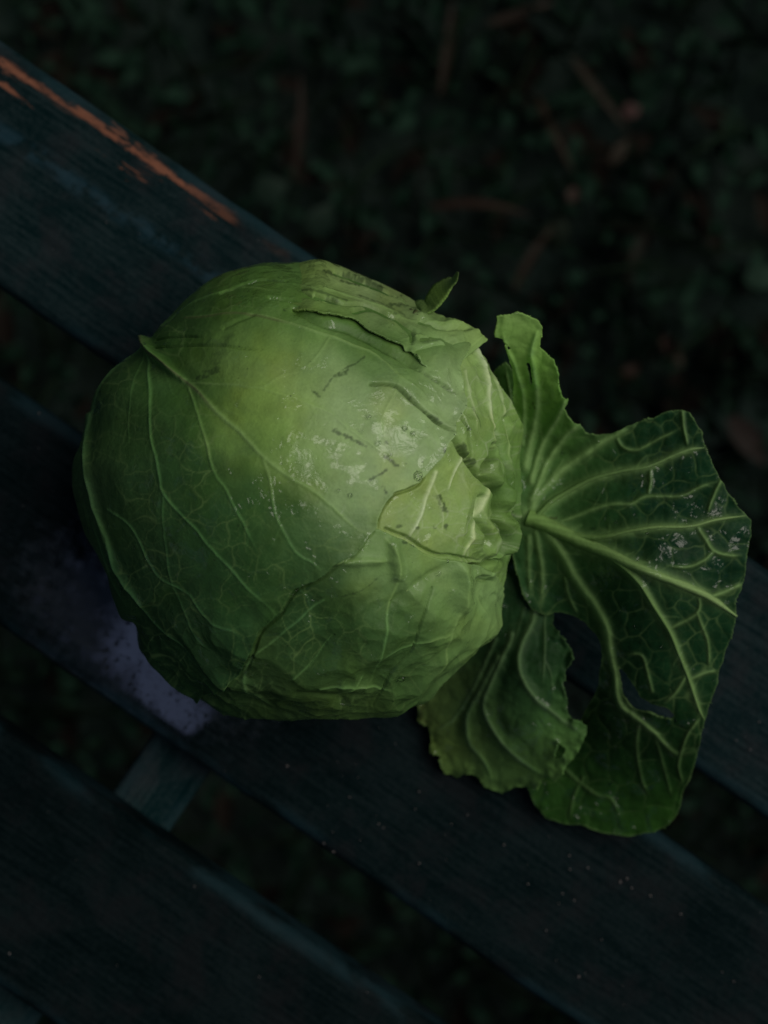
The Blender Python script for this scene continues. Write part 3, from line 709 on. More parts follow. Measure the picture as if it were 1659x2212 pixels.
# --- large upper wrapper leaf (left side's shade painted into its green, pale middle)
w1_v = [([(318,738),(327,765),(350,787),(389,817),(428,846),(480,901),(526,940),(574,992),(617,1025),(670,1057),(702,1081),(735,1112),(764,1138),(790,1152)], 7.5, 2.6),
        ([(331,775),(332,833),(330,898),(338,963),(350,1015),(362,1066),(395,1107),(428,1138),(454,1172),(487,1208),(516,1238),(539,1267),(571,1296),(597,1322)], 3.6, 2.6, 0.9),
        ([(412,840),(434,898),(451,957),(464,1014),(490,1054),(513,1098),(539,1146),(558,1185)], 3.0, 2.2, 0.8), ([(571,992),(587,1048),(597,1107),(620,1156),(643,1192),(675,1212),(700,1235)], 2.8, 2.0, 0.75),
        ([(317,755),(259,797),(226,833),(208,882),(200,947),(199,1012),(207,1055),(218,1107),(242,1166),(265,1228),(304,1286),(337,1335),(376,1368),(410,1410),(447,1459)], 3.2, 2.4, 0.9),
        ([(240,1100),(285,1130),(311,1169),(330,1212),(350,1241),(382,1260),(418,1280),(441,1312),(474,1342),(509,1355),(545,1378)], 2.6, 2.4, 0.75),
        ([(361,1070),(364,1156),(376,1247),(405,1310),(430,1370),(480,1415)], 2.0, 1.8, 0.5), ([(405,693),(460,688),(526,690),(591,700),(669,726)], 2.8, 2.4, 0.6),
        ([(418,832),(460,836),(509,838),(565,844),(607,820),(652,807)], 2.6, 2.0, 0.6), ([(565,844),(654,872),(712,895),(751,927),(790,953),(833,986),(881,1015)], 3.0, 2.0, 0.75),
        ([(832,885),(849,849),(855,823),(840,790)], 2.4, 1.8, 0.6), ([(591,700),(673,725),(712,735),(751,748),(797,765),(829,787),(855,820),(901,849),(930,880)], 3.2, 2.0, 0.9),
        ([(330,760),(300,830),(285,900),(290,980)], 2.0, 1.4, 0.35), ([(712,735),(690,770),(660,800)], 2.2, 1.6, 0.6), ([(355,712),(420,660),(520,628),(600,640)], 2.2, 1.8, 0.5),
        ([(832,885),(820,920),(835,960),(850,990)], 2.0, 1.5, 0.5), ([(190,1000),(186,1060),(200,1120),(222,1180),(250,1250),(290,1320)], 2.0, 1.5, 0.4)]
w1_c = [([(640,680),(700,708),(760,722),(830,756),(880,784),(915,812)], 8, 9, 1.0), ([(798,836),(849,843),(898,882),(946,924),(972,938)], 2.4, 3.2, 1.3), ([(900,803),(940,832),(975,857)], 3.0, 3.0, 0.7), ([(340,762),(400,755),(460,756),(520,760),(570,764)], 1.6, 1.4, 0.5),  # first groove also carries the torn leaf's shadow as darker colour
        ([(345,742),(400,736),(440,738)], 1.4, 1.4, 0.5), ([(490,720),(560,690)], 4, 4, 0.25), ([(585,655),(640,662),(700,690)], 2.4, 2.0, 0.8), ([(480,640),(560,612),(620,618)], 2.0, 1.8, 0.6), ([(205,1100),(240,1200),(280,1290)], 5, 5, 0.4),
        ([(184,980),(182,1060),(205,1150)], 4, 4, 0.5)]
edge1 = [(914,1026),(898,1045),(859,1059),(846,1065),(820,1098),(813,1120),(810,1140),(793,1155),(780,1176),(764,1195),(728,1212),(680,1251),(640,1269),(622,1290),(600,1325),(561,1355),(542,1404),(522,1443),(460,1495),(428,1514)]
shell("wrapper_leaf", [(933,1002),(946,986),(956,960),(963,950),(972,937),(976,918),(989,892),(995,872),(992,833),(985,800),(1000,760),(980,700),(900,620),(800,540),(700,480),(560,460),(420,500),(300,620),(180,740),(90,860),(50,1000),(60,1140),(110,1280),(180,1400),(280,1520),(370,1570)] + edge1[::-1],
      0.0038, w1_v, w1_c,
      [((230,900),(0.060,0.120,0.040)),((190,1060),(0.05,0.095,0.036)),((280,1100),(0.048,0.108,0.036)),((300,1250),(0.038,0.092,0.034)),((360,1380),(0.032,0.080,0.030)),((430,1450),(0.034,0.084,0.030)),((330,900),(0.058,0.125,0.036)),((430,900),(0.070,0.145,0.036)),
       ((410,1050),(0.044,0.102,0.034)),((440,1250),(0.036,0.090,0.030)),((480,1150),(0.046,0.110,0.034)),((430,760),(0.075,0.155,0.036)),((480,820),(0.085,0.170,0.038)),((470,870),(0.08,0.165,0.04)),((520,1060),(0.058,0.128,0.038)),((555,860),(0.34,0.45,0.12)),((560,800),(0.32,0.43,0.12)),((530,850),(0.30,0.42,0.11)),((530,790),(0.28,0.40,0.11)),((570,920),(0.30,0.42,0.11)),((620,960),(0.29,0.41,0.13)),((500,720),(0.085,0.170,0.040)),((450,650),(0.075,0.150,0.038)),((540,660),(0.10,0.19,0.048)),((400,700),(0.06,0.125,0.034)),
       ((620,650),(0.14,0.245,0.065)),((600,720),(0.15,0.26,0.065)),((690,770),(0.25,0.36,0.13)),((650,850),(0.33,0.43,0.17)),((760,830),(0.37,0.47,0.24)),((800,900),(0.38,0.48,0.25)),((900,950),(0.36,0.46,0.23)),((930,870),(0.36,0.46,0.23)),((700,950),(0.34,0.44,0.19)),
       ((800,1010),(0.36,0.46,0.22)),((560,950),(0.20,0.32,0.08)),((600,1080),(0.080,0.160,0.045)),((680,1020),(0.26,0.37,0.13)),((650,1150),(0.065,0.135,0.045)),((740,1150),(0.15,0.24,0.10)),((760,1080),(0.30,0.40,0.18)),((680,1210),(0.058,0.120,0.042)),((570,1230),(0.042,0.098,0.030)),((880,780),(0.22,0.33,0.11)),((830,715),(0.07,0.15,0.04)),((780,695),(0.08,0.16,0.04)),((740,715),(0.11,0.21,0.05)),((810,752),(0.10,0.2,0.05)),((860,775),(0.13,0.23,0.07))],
      bruise_shade=[([(722,934),(757,948),(800,970)], 6.5, 5), ([(834,990),(858,1012)], 6, 4), ([(798,1038),(838,1012)], 4.5, 3.5), ([(731,816),(752,806)], 7, 5), ([(678,850),(690,862)], 7, 5), ([(700,848),(715,825),(740,805),(775,785),(795,768)], 3.2, 3.0, 0.8),
              ([(437,822),(455,815),(490,800)], 9, 10, 0.9), ([(470,790),(500,745),(510,730)], 13, 8, 0.55), ([(826,1052),(834,1070)], 5, 4), ([(800,838),(850,845),(900,885),(970,938)], 4.2, 5.0, 1.0), ([(902,806),(945,836),(978,858)], 3.6, 3.4, 0.8), ([(700,712),(760,728),(830,760),(890,795)], 6, 7, 0.6), ([(345,748),(352,746)], 2.6, 2.4), ([(262,905),(264,910)], 2.6, 2.6),  # band below the torn leaf's edge is its shadow put in colour
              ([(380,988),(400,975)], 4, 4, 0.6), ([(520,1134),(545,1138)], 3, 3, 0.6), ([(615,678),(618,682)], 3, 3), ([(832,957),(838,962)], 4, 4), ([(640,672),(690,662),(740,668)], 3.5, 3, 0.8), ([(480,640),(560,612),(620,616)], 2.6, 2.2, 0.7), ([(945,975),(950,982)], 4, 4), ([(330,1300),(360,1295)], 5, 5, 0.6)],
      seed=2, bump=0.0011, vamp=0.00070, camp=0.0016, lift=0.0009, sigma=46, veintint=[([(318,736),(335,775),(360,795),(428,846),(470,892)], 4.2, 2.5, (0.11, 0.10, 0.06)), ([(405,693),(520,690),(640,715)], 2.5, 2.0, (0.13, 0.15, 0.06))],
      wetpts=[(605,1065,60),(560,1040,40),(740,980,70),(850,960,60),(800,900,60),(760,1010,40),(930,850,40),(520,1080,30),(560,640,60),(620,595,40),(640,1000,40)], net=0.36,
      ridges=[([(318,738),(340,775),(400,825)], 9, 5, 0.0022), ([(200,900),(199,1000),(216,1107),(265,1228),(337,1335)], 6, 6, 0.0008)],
      label="large wrapper leaf, green with painted shade at one side and pale across the middle")

# --- torn top leaf lying over the upper edge
w3_v = [([(840,650),(880,672)], 6, 5, 0.4), ([(1020,748),(985,770),(945,760),(905,735),(860,745)], 3.4, 2.4, 0.8), ([(945,760),(930,790),(905,800)], 2.6, 1.8, 0.7), ([(1010,740),(950,715),(890,705),(830,690)], 2.6, 2.0, 0.6), ([(890,770),(900,800)], 4.5, 4, 0.8), ([(700,640),(770,655),(830,680),(870,705)], 2.8, 2.2, 0.7), ([(640,620),(700,650),(760,680)], 2.2, 2, 0.6)]
w3_c = [([(760,688),(797,680),(829,693),(868,714),(882,732),(882,752)], 4, 4, 0.9), ([(680,655),(740,672),(790,672),(850,705),(900,730)], 3.2, 3, 0.7), ([(640,640),(700,668),(760,672)], 2.4, 2.2, 0.8), ([(900,706),(950,725),(1000,735)], 4, 4, 0.5), ([(870,772),(920,770),(960,768),(985,760)], 9, 8, 0.55), ([(905,742),(940,745),(965,760)], 9, 8, 0.4), ([(720,600),(790,625),(850,655)], 3, 3, 0.6)]
shell("wrapper_leaf", [(470,600),(540,640),(621,672),(657,684),(686,694),(719,701),(751,703),(775,714),(797,730),(829,744),(862,757),(884,772),(902,792),(922,806),(950,815),(976,806),(990,788),(1006,774),(1026,759),(1036,746),(1033,736),(1080,715),(1040,640),(920,560),(780,500),(660,490),(520,500),(450,560)],
      0.0053, w3_v, w3_c, [((640,640),(0.22,0.33,0.09)),((720,620),(0.30,0.38,0.15)),((800,640),(0.36,0.40,0.22)),((860,660),(0.33,0.38,0.19)),((720,690),(0.17,0.27,0.07)),((800,702),(0.08,0.16,0.04)),((845,722),(0.075,0.15,0.04)),((800,672),(0.25,0.35,0.12)),((900,720),(0.27,0.38,0.14)),((970,720),(0.29,0.41,0.16)),((1000,750),(0.32,0.44,0.19)),((930,770),(0.28,0.39,0.18)),((860,735),(0.17,0.28,0.08))],
      bruise_shade=[([(700,600),(760,612),(800,625),(840,652)], 6.5, 6), ([(640,632),(700,652),(760,668)], 3.5, 3.5, 0.8), ([(770,645),(830,672),(880,700)], 3.2, 3, 0.7), ([(900,706),(960,728),(1005,738)], 3, 3, 0.5), ([(735,618),(780,628)], 4, 3.5), ([(835,668),(870,672),(905,675)], 5, 5, 0.9), ([(845,690),(855,695)], 4, 4), ([(630,655),(700,660),(740,668)], 2.5, 2.5, 0.7)],
      holes=[],
      seed=14, bump=0.0016, vamp=0.0009, camp=0.0030, lift=0.0008, ragged=3.0, extra=lambda D, p: -0.0046 * np.clip((690 - D[:, 0]) / 90, 0, 1)**1.3 - 0.0042 * np.clip((D[:, 1] - 762 + 0.25 * (D[:, 0] - 900)) / 34, 0, 1) * np.clip((D[:, 0] - 872) / 30, 0, 1), label="torn wrapper leaf folded over the head's upper side", wetpts=[(880,790,26), (930,800,20), (680,600,40)],
      ridges=[([(884,770),(902,790),(925,803)], 8, 8, 0.0014), ([(1024,758),(1000,735),(940,700)], 14, 12, 0.0018)])
# strip of the leaf under it, left bare by the tear
# (kept inside the same shell: the opening's dark green and shade are painted in its colours)

# --- brown shrivelled frill on the torn edge
def strip(name, centre, halfw, zfun, mat, cols, curl=0.0, label=None, n=60, m=9, wob=0.0, seed=0):
    L = cr(centre, 12); s = np.linspace(0, 1, len(L)); nrm = np.gradient(L, axis=0); nrm = np.column_stack([-nrm[:, 1], nrm[:, 0]]); nrm /= np.linalg.norm(nrm, axis=1)[:, None]
    Vv = []; Cc = []
    hw = np.interp(s, np.linspace(0, 1, len(halfw)), halfw)
    cf = np.array([[np.interp(t, np.linspace(0, 1, len(cols)), [c[k] for c in cols]) for k in range(3)] for t in s])
    for k in range(len(L)):
        for j in range(m):
            t = j / (m - 1) * 2 - 1
            d = L[k] + nrm[k] * hw[k] * t * (1 + 0.25 * math.sin(k * 0.9 + seed) * wob)
            z = zfun(s[k], t) + wob * 0.0012 * math.sin(k * 0.8 + 2 * t + seed)
            Vv.append(W(d, z)); Cc.append(cf[k] * (1 + 0.25 * math.sin(k * 1.7 + j * 2.3)))
    I = np.arange(len(L) * m).reshape(len(L), m); q = np.stack([I[:-1, :-1], I[:-1, 1:], I[1:, 1:], I[1:, :-1]], -1).reshape(-1, 4)
    o = mesh_np(name, np.array(Vv) - CL, q, mat, cab, attrs={"col": np.array(Cc), "wet": np.zeros(len(Vv))})
    so_ = o.modifiers.new("thickness", 'SOLIDIFY'); so_.thickness = 0.0007; so_.offset = 0
    if label: o["label"] = label
    return o
def zhead(d, off=0.0):
    p, n = head_pos(d_to_uv(np.array([d]))); return p[0, 2] + off * n[0, 2]
zf = zhead((860, 672), 0.008)
strip("dry_frill", [(838,664),(852,670),(866,668),(880,676),(895,674),(910,684)], [3, 7, 5, 8, 5, 2], lambda s, t: zf + 0.0015 * t + 0.002 * math.sin(9 * s), mat_w, [(0.05,0.06,0.02),(0.10,0.13,0.04),(0.04,0.04,0.02),(0.12,0.16,0.05)], wob=1.0, label="shrivelled dark frill on the torn leaf edge")
strip("dry_frill", [(842,684),(856,690),(868,694)], [3, 5, 2], lambda s, t: zf + 0.001 + 0.0012 * t, mat_w, [(0.12,0.15,0.06),(0.16,0.2,0.08),(0.05,0.05,0.03)], wob=1.0, seed=3)

# --- curled scrap sticking out behind the head
strip("curled_leaf_scrap", [(893,684),(905,664),(925,664),(936,650),(950,630),(968,612),(980,606),(986,595),(989,587)], [12, 15, 12, 17, 19, 12, 6, 3, 0.8], lambda s, t: 0.088 + 0.012 * s + 0.006 * t + 0.003 * math.sin(7 * s), mat_o,
      [(0.13,0.22,0.07),(0.16,0.27,0.07),(0.17,0.29,0.06),(0.20,0.31,0.10),(0.15,0.2,0.09)], wob=0.06, label="small curled leaf scrap pointing up behind the head")

# ------------------------------------------------------------------ loose outer leaves
def sheet(name, outline, zfun, veins, cols, holes=(), step=2.1, seed=0, ragged=2.0, lam=None, vcol=(0.28,0.40,0.17), net=(58, 22), netk=(0.5, 0.22), vamp=0.0011, bump=0.0010, mat=None, wetpts=(), flute=(), bruise_shade=(), label=None, every=46, blen=64, edgewave=0.0, thick=0.0009, vw=1.0, fadelow=0.0):
    ring_ = roughen(resample(np.asarray(outline, float), 3.0), ragged, 0.05, seed, ragged * 0.4)
    rings = [ring_] + [roughen(resample(np.asarray(h, float), 3.0), 1.5, 0.08, seed + 4, 1.0) for h in holes]
    D, Q, dist = clipped_grid(rings, step)
    z = zfun(D)
    veins = [(v[0], v[1] * vw, v[2] * vw) + tuple(v[3:]) for v in veins]
    br = branches(veins, every, blen, seed + 2, 0.5)
    Vm = lines(D, veins, jit=1.0); Vw = lines(D, [(v[0], v[1] * 2.6, v[2] * 2.6) + tuple(v[3:]) for v in veins], jit=1.0); Vb = lines(D, br)
    Dw = D + np.column_stack([n2(D, 0.022, 2, 2.0), n2(D, 0.022, 2, 8.0)]) * 8
    w1 = worley(Dw, net[0], seed); w2 = worley(Dw, net[1], seed + 5)
    N1 = np.exp(-(w1 / 3.0)**2); N2 = np.exp(-(w2 / 1.8)**2)
    pad = np.clip(w1 / 16, 0, 1)
    rel = vamp * Vm + vamp * 0.25 * Vb * (1 - Vm) + 0.0003 * Vw
    rel += bump * 0.28 * (pad - 0.5) * (1 - np.clip(Vw, 0, 1)) + bump * (0.8 * n2(D, 0.011, 3, seed) + 0.3 * n2(D, 0.04, 2, seed + 3))
    for f in flute: rel += 0.35 * f[3] * line_field(D, f[0], f[1], f[2])
    e = np.clip(1 - dist / 13.0, 0, 1)
    if edgewave: rel += edgewave * e * n2(D, 0.028, 2, seed + 9)
    z = np.maximum(z + rel, 0.0016)
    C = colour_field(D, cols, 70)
    C = C * (1 + 0.30 * n2(D, 0.02, 4, seed)[:, None])
    lumC = C @ np.array((0.25, 0.65, 0.10)); vc0 = np.asarray(vcol); vc = vc0[None] * np.clip((lumC * 9 + 0.015) / (vc0 @ np.array((0.25, 0.65, 0.10))), 0.05, 1)[:, None]
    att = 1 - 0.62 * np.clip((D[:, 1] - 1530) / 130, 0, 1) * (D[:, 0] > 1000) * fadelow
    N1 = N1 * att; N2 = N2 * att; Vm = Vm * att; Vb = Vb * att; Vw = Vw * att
    k = np.clip(Vm * 0.95 + 0.35 * Vb, 0, 1)
    halo = np.clip(0.45 * (Vw - Vm), 0, 1)
    C = C + (np.maximum(vc * 0.55, C * 1.2) - C) * (0.5 * halo)[:, None]
    C = C + (np.maximum(vc * 0.62, C * 1.25) - C) * np.clip(netk[0] * N1 * np.clip(0.65 + n2(D, 0.015, 2, 5.0), 0.1, 1), 0, 1)[:, None]
    C = C + (np.maximum(vc * 0.45, C * 1.2) - C) * np.clip(netk[1] * N2, 0, 1)[:, None]
    C = C + (np.maximum(vc, C * 1.3) - C) * k[:, None]
    C = C + (np.maximum(vc * 0.8, C * 1.2) - C) * (0.5 * np.clip(1 - dist / 2.2, 0, 1))[:, None]
    if bruise_shade: C = paint(C, stains(D, bruise_shade), BROWN, 0.8)
    C = np.clip(C * TINT, 0.004, 0.8)
    wet = np.zeros(len(D))
    for (cx, cy, rad) in wetpts: wet = np.maximum(wet, np.exp(-((D - (cx, cy))**2).sum(1) / rad**2))
    V = W(D, z) - CL
    o = mesh_np(name, V, Q[:, ::-1], mat or mat_o, cab, attrs={"col": C, "wet": wet})
    so_ = o.modifiers.new("thickness", 'SOLIDIFY'); so_.thickness = thick; so_.offset = -1
    if label: o["label"] = label
    return o, D, V

# big dark leaf
o1_out = [(1108,801),(1097,769),(1086,732),(1069,728),(1075,685),(1119,675),(1150,687),(1166,695),(1172,708),(1171,723),(1164,750),(1180,763),(1195,776),(1206,809),(1208,842),(1214,860),(1228,862),(1219,885),(1225,900),(1240,916),(1254,917),(1265,936),(1287,940),(1323,936),(1360,918),(1400,907),(1447,887),(1475,885),(1488,893),(1499,909),(1515,929),(1522,962),(1539,1002),(1559,1039),(1572,1064),(1593,1094),(1612,1112),(1623,1125),(1623,1159),(1614,1196),(1610,1240),(1602,1272),(1590,1298),(1590,1338),(1581,1372),(1553,1451),(1548,1479),(1523,1553),(1509,1618),(1497,1664),(1474,1715),(1465,1757),(1446,1780),(1414,1798),(1354,1807),(1298,1798),(1252,1782),(1215,1780),(1178,1766),(1155,1738),(1138,1700),(1140,1660),(1175,1610),(1225,1580),(1257,1552),(1266,1530),(1280,1511),(1294,1479),(1296,1446),(1301,1419),(1298,1391),(1284,1368),(1261,1342),(1229,1326),(1198,1322),(1178,1330),(1150,1318),(1128,1280),(1112,1220),(1100,1160),(1102,1110),(1112,1040),(1112,960),(1110,900),(1108,850)]
o1_v = [([(1140,1116),(1166,1126),(1206,1145),(1258,1170),(1309,1192),(1363,1218),(1418,1241),(1493,1271),(1539,1294),(1592,1332)], 15, 5.5),
        ([(1235,1155),(1270,1161),(1309,1159),(1363,1147),(1418,1139),(1491,1137),(1546,1123),(1610,1114)], 8, 4), ([(1150,1125),(1166,1108),(1192,1083),(1228,1061),(1279,1035),(1338,1019),(1400,1008),(1455,984),(1491,971),(1524,967)], 8.5, 4.2),
        ([(1206,1128),(1250,1112),(1290,1097),(1330,1088),(1363,1088),(1396,1072),(1466,1072),(1517,1050),(1557,1039)], 3.6, 2.6, 0.7), ([(1148,1100),(1159,1072),(1188,1042),(1217,1013),(1258,984),(1301,955),(1338,936),(1367,918)], 8, 4.5),
        ([(1150,1080),(1163,1045),(1181,1002),(1206,962),(1236,929),(1254,917)], 6.5, 4), ([(1148,1040),(1159,995),(1177,947),(1199,911),(1217,874),(1226,863)], 6, 4), ([(1136,1010),(1145,960),(1155,911),(1159,860),(1153,812),(1148,768),(1157,728),(1167,703)], 7, 3.5),
        ([(1128,960),(1131,870),(1115,800),(1094,750),(1086,722)], 4, 2.5, 0.7), ([(1170,1135),(1192,1165),(1214,1196),(1243,1250),(1275,1294),(1298,1331),(1312,1368),(1319,1414),(1328,1456),(1331,1497),(1342,1527),(1382,1558),(1414,1585),(1446,1618),(1470,1629),(1509,1620)], 7.5, 3.2),
        ([(1275,1180),(1308,1198),(1345,1224),(1382,1261),(1414,1312),(1446,1363),(1465,1409),(1484,1456),(1497,1493),(1511,1534),(1521,1553)], 6.5, 3.6), ([(1493,1467),(1520,1455),(1550,1449)], 3.2, 2.2, 0.7), ([(1446,1358),(1500,1330),(1512,1308),(1508,1282)], 3.0, 2.4, 0.6),
        ([(1507,1326),(1530,1391),(1532,1446)], 2.8, 2, 0.6), ([(1479,1465),(1460,1497),(1437,1516)], 3, 2.4, 0.65), ([(1409,1493),(1398,1450),(1385,1415),(1350,1415)], 2.6, 2.0, 0.5), ([(1539,1289),(1576,1275),(1604,1261)], 4.5, 3, 0.85),
        ([(1470,1629),(1466,1660),(1474,1690)], 2.8, 2, 0.7), ([(1470,1629),(1484,1590),(1512,1550)], 2.8, 2, 0.7), ([(1215,1659),(1284,1715),(1317,1724),(1340,1761)], 3, 2.2, 0.5), ([(1382,1558),(1375,1610),(1385,1680),(1400,1715)], 3.2, 2.2, 0.5), ([(1414,1585),(1440,1680),(1450,1720)], 2.6, 2, 0.4),
        ([(1220,1250),(1230,1290),(1250,1330)], 2.6, 1.8, 0.4), ([(1158,1150),(1166,1200),(1172,1250),(1170,1310)], 5, 3.5, 0.6), ([(1142,1160),(1142,1220),(1146,1290)], 4.5, 3, 0.45), ([(1508,1139),(1524,1165),(1542,1190),(1575,1200),(1600,1200)], 4, 2.6, 0.8), ([(1542,1190),(1520,1212),(1485,1225),(1440,1222)], 3.2, 2.4, 0.7), ([(1405,1008),(1405,1040),(1400,1072)], 3, 2.2, 0.6), ([(1474,890),(1478,925),(1486,965)], 3, 2.2, 0.7),
        ([(1330,940),(1345,965),(1375,972),(1420,950),(1470,925)], 2.8, 2.2, 0.6), ([(1557,1039),(1540,1075),(1528,1110)], 3, 2.2, 0.7), ([(1260,1680),(1240,1720),(1230,1770)], 2.4, 2, 0.45)]
o1_z = tps([(1150,1130,56),(1118,1100,56),(1118,1000,58),(1130,900,64),(1130,700,92),(1080,710,94),(1205,800,86),(1230,890,76),(1260,930,68),(1220,1000,58),(1300,1040,66),(1340,940,70),(1475,890,78),(1530,970,82),(1620,1120,84),(1605,1280,76),(1420,1100,80),(1400,1235,84),(1300,1180,72),(1230,1155,62),
            (1550,1450,62),(1500,1650,42),(1440,1780,20),(1300,1795,14),(1165,1740,10),(1300,1400,54),(1240,1335,50),(1130,1260,50),(1150,1310,48),(1420,1480,62),(1350,1650,30),(1230,1600,20),(1190,1300,48),(1380,1540,50),(1480,1300,80)])
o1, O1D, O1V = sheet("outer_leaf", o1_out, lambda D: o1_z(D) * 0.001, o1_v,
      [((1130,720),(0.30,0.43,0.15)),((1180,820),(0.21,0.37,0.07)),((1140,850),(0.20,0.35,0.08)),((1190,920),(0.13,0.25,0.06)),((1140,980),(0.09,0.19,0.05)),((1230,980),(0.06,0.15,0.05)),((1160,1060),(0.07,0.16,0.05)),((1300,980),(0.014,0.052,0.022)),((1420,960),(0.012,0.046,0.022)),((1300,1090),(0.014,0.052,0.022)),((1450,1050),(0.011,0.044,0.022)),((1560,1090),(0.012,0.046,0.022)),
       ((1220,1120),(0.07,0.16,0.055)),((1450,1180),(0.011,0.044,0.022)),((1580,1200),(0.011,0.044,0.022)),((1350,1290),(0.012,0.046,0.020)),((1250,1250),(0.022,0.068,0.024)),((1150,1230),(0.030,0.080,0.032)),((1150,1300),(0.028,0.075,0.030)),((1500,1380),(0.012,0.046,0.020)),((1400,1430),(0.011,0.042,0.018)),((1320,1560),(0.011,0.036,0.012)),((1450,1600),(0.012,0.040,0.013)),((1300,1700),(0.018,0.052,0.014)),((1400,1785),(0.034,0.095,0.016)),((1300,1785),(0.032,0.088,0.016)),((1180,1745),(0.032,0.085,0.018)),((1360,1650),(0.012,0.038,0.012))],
      holes=[[(1336,1440),(1352,1455),(1368,1480),(1385,1508),(1410,1522),(1440,1530),(1458,1545),(1452,1554),(1425,1548),(1405,1540),(1380,1534),(1360,1525),(1347,1503),(1341,1470)],
             [(1086,733),(1094,742),(1104,756),(1098,758),(1090,745)], [(1140,782),(1145,786),(1148,810),(1150,832),(1145,830),(1142,806),(1136,788)]],
      seed=3, ragged=2.2, vw=1.45, fadelow=1.0, every=95, blen=48, netk=(0.52, 0.14), vamp=0.0016, wetpts=[(1470,990,45),(1480,1080,40),(1370,1070,50),(1440,1180,55),(1360,1190,35),(1420,1030,40),(1520,930,30),(1540,1130,40),(1480,1290,40),(1550,1230,40),(1300,1250,30)],
      bruise_shade=[([(1185,1122),(1205,1118)], 6, 4, 0.9), ([(1151,870),(1156,885)], 3.5, 3), ([(1069,728),(1075,690)], 3, 3, 0.6)], edgewave=0.0012,
      flute=[([(1331,1450),(1335,1500),(1345,1530),(1382,1556)], 10, 10, 0.0022), ([(1078,690),(1076,725)], 9, 9, -0.004)], label="big dark green outer leaf with pale branching ribs")

def rib(name, leaf, D, V, pts, w0, w1, h0, h1, c0, c1):
    """raised fleshy rib following the leaf surface"""
    L = cr(pts, 8); n = len(L); tn = np.gradient(L, axis=0); nn = np.column_stack([-tn[:, 1], tn[:, 0]]); nn /= np.linalg.norm(nn, axis=1)[:, None]
    zc = np.array([V[np.argsort(((D - p)**2).sum(1))[:24], 2].mean() for p in L]); zc = np.convolve(np.pad(zc, 4, mode='edge'), np.ones(9) / 9, 'valid')
    m = 13; Vv = []; Cc = []; jl = n2(L, 0.05, 2, 3.0)
    for k in range(n):
        t = k / (n - 1); ww = (w0 + (w1 - w0) * t**0.8) * (1 + 0.12 * jl[k]); hh = h0 + (h1 - h0) * t; taper = min(1, (1 - t) * 8 + 0.35)
        for j in range(m):
            u = j / (m - 1) * 2 - 1; q = L[k] + nn[k] * ww * taper * u
            z = zc[k] - 0.0016 + (hh * taper + 0.0016) * (1 - abs(u)**2.6)
            Vv.append(W(q, z)); f = abs(u)**3; cc = np.array(c0) * (1 - t) + np.array(c1) * t
            Cc.append(cc * (1 - 0.45 * f) * (1 + 0.12 * math.sin(9.1 * u + 0.7 * k)))
    I = np.arange(n * m).reshape(n, m); q = np.stack([I[:-1, :-1], I[:-1, 1:], I[1:, 1:], I[1:, :-1]], -1).reshape(-1, 4)
    return mesh_np(name, np.array(Vv) - CL, q, mat_o, leaf, attrs={"col": np.clip(np.array(Cc) * TINT, 0.004, 0.8), "wet": np.zeros(n * m)})
rib("midrib", o1, O1D, O1V, o1_v[0][0], 21, 8, 0.0024, 0.0012, (0.24,0.36,0.12), (0.36,0.46,0.22))
rib("rib", o1, O1D, O1V, o1_v[1][0], 9, 4.5, 0.0012, 0.0008, (0.24,0.35,0.13), (0.33,0.43,0.20))
rib("rib", o1, O1D, O1V, o1_v[2][0], 9, 4.5, 0.0012, 0.0007, (0.18,0.28,0.10), (0.30,0.41,0.19))
rib("rib", o1, O1D, O1V, o1_v[10][0], 7.5, 4, 0.0010, 0.0006, (0.20,0.30,0.12), (0.24,0.34,0.14))

# lower lighter leaf with frilled hem
o2_out = [(930,1490),(905,1527),(900,1557),(926,1567),(930,1599),(930,1627),(951,1632),(949,1655),(965,1671),(988,1680),(1002,1671),(1030,1676),(1048,1701),(1085,1715),(1109,1701),(1136,1699),(1159,1706),(1169,1687),(1187,1678),(1199,1692),(1210,1678),(1224,1655),(1234,1645),(1252,1618),(1266,1585),(1268,1569),(1250,1558),(1234,1553),(1227,1534),(1224,1511),(1215,1483),(1222,1451),(1236,1423),(1234,1405),(1215,1377),(1193,1348),(1198,1318),(1204,1280),(1196,1220),(1172,1165),(1110,1150),(1085,1230),(1062,1300),(1020,1390),(960,1450)]
o2_v = [([(1160,1290),(1150,1345),(1127,1391),(1120,1437),(1132,1474),(1155,1507),(1187,1534),(1224,1562),(1262,1590)], 6.5, 4), ([(1105,1370),(1100,1390),(1080,1430),(1060,1475),(1046,1511),(1046,1539),(1067,1581),(1095,1618),(1132,1650),(1169,1671),(1197,1688)], 6, 3.6),
        ([(1075,1420),(1030,1502),(1011,1539),(1007,1576),(1016,1613),(1039,1636),(1053,1660),(1062,1690)], 6, 4), ([(1070,1380),(1030,1470),(984,1548),(960,1567),(945,1580)], 5, 3.5, 0.8), ([(1181,1310),(1177,1345),(1176,1423),(1173,1474)], 2.8, 2, 0.6), ([(1176,1423),(1190,1460),(1195,1500)], 2, 1.6, 0.4),
        ([(1130,1220),(1135,1290),(1125,1340),(1100,1420)], 5, 3, 0.3), ([(1210,1690),(1220,1650),(1215,1625)], 3, 2, 0.5)]
o2_z = tps([(1120,1160,44),(1180,1220,43),(1195,1320,43),(1232,1415,48),(1215,1490,46),(1240,1555,40),(1266,1580,40),(1205,1685,26),(1090,1280,42),(1050,1400,34),(1100,1400,43),(1120,1440,46),(1060,1520,34),(1140,1560,40),(1000,1480,24),(930,1510,14),(910,1550,8),(940,1630,8),(1000,1670,8),(1085,1705,10),(1150,1695,16),(1010,1580,20),(1100,1640,24)])
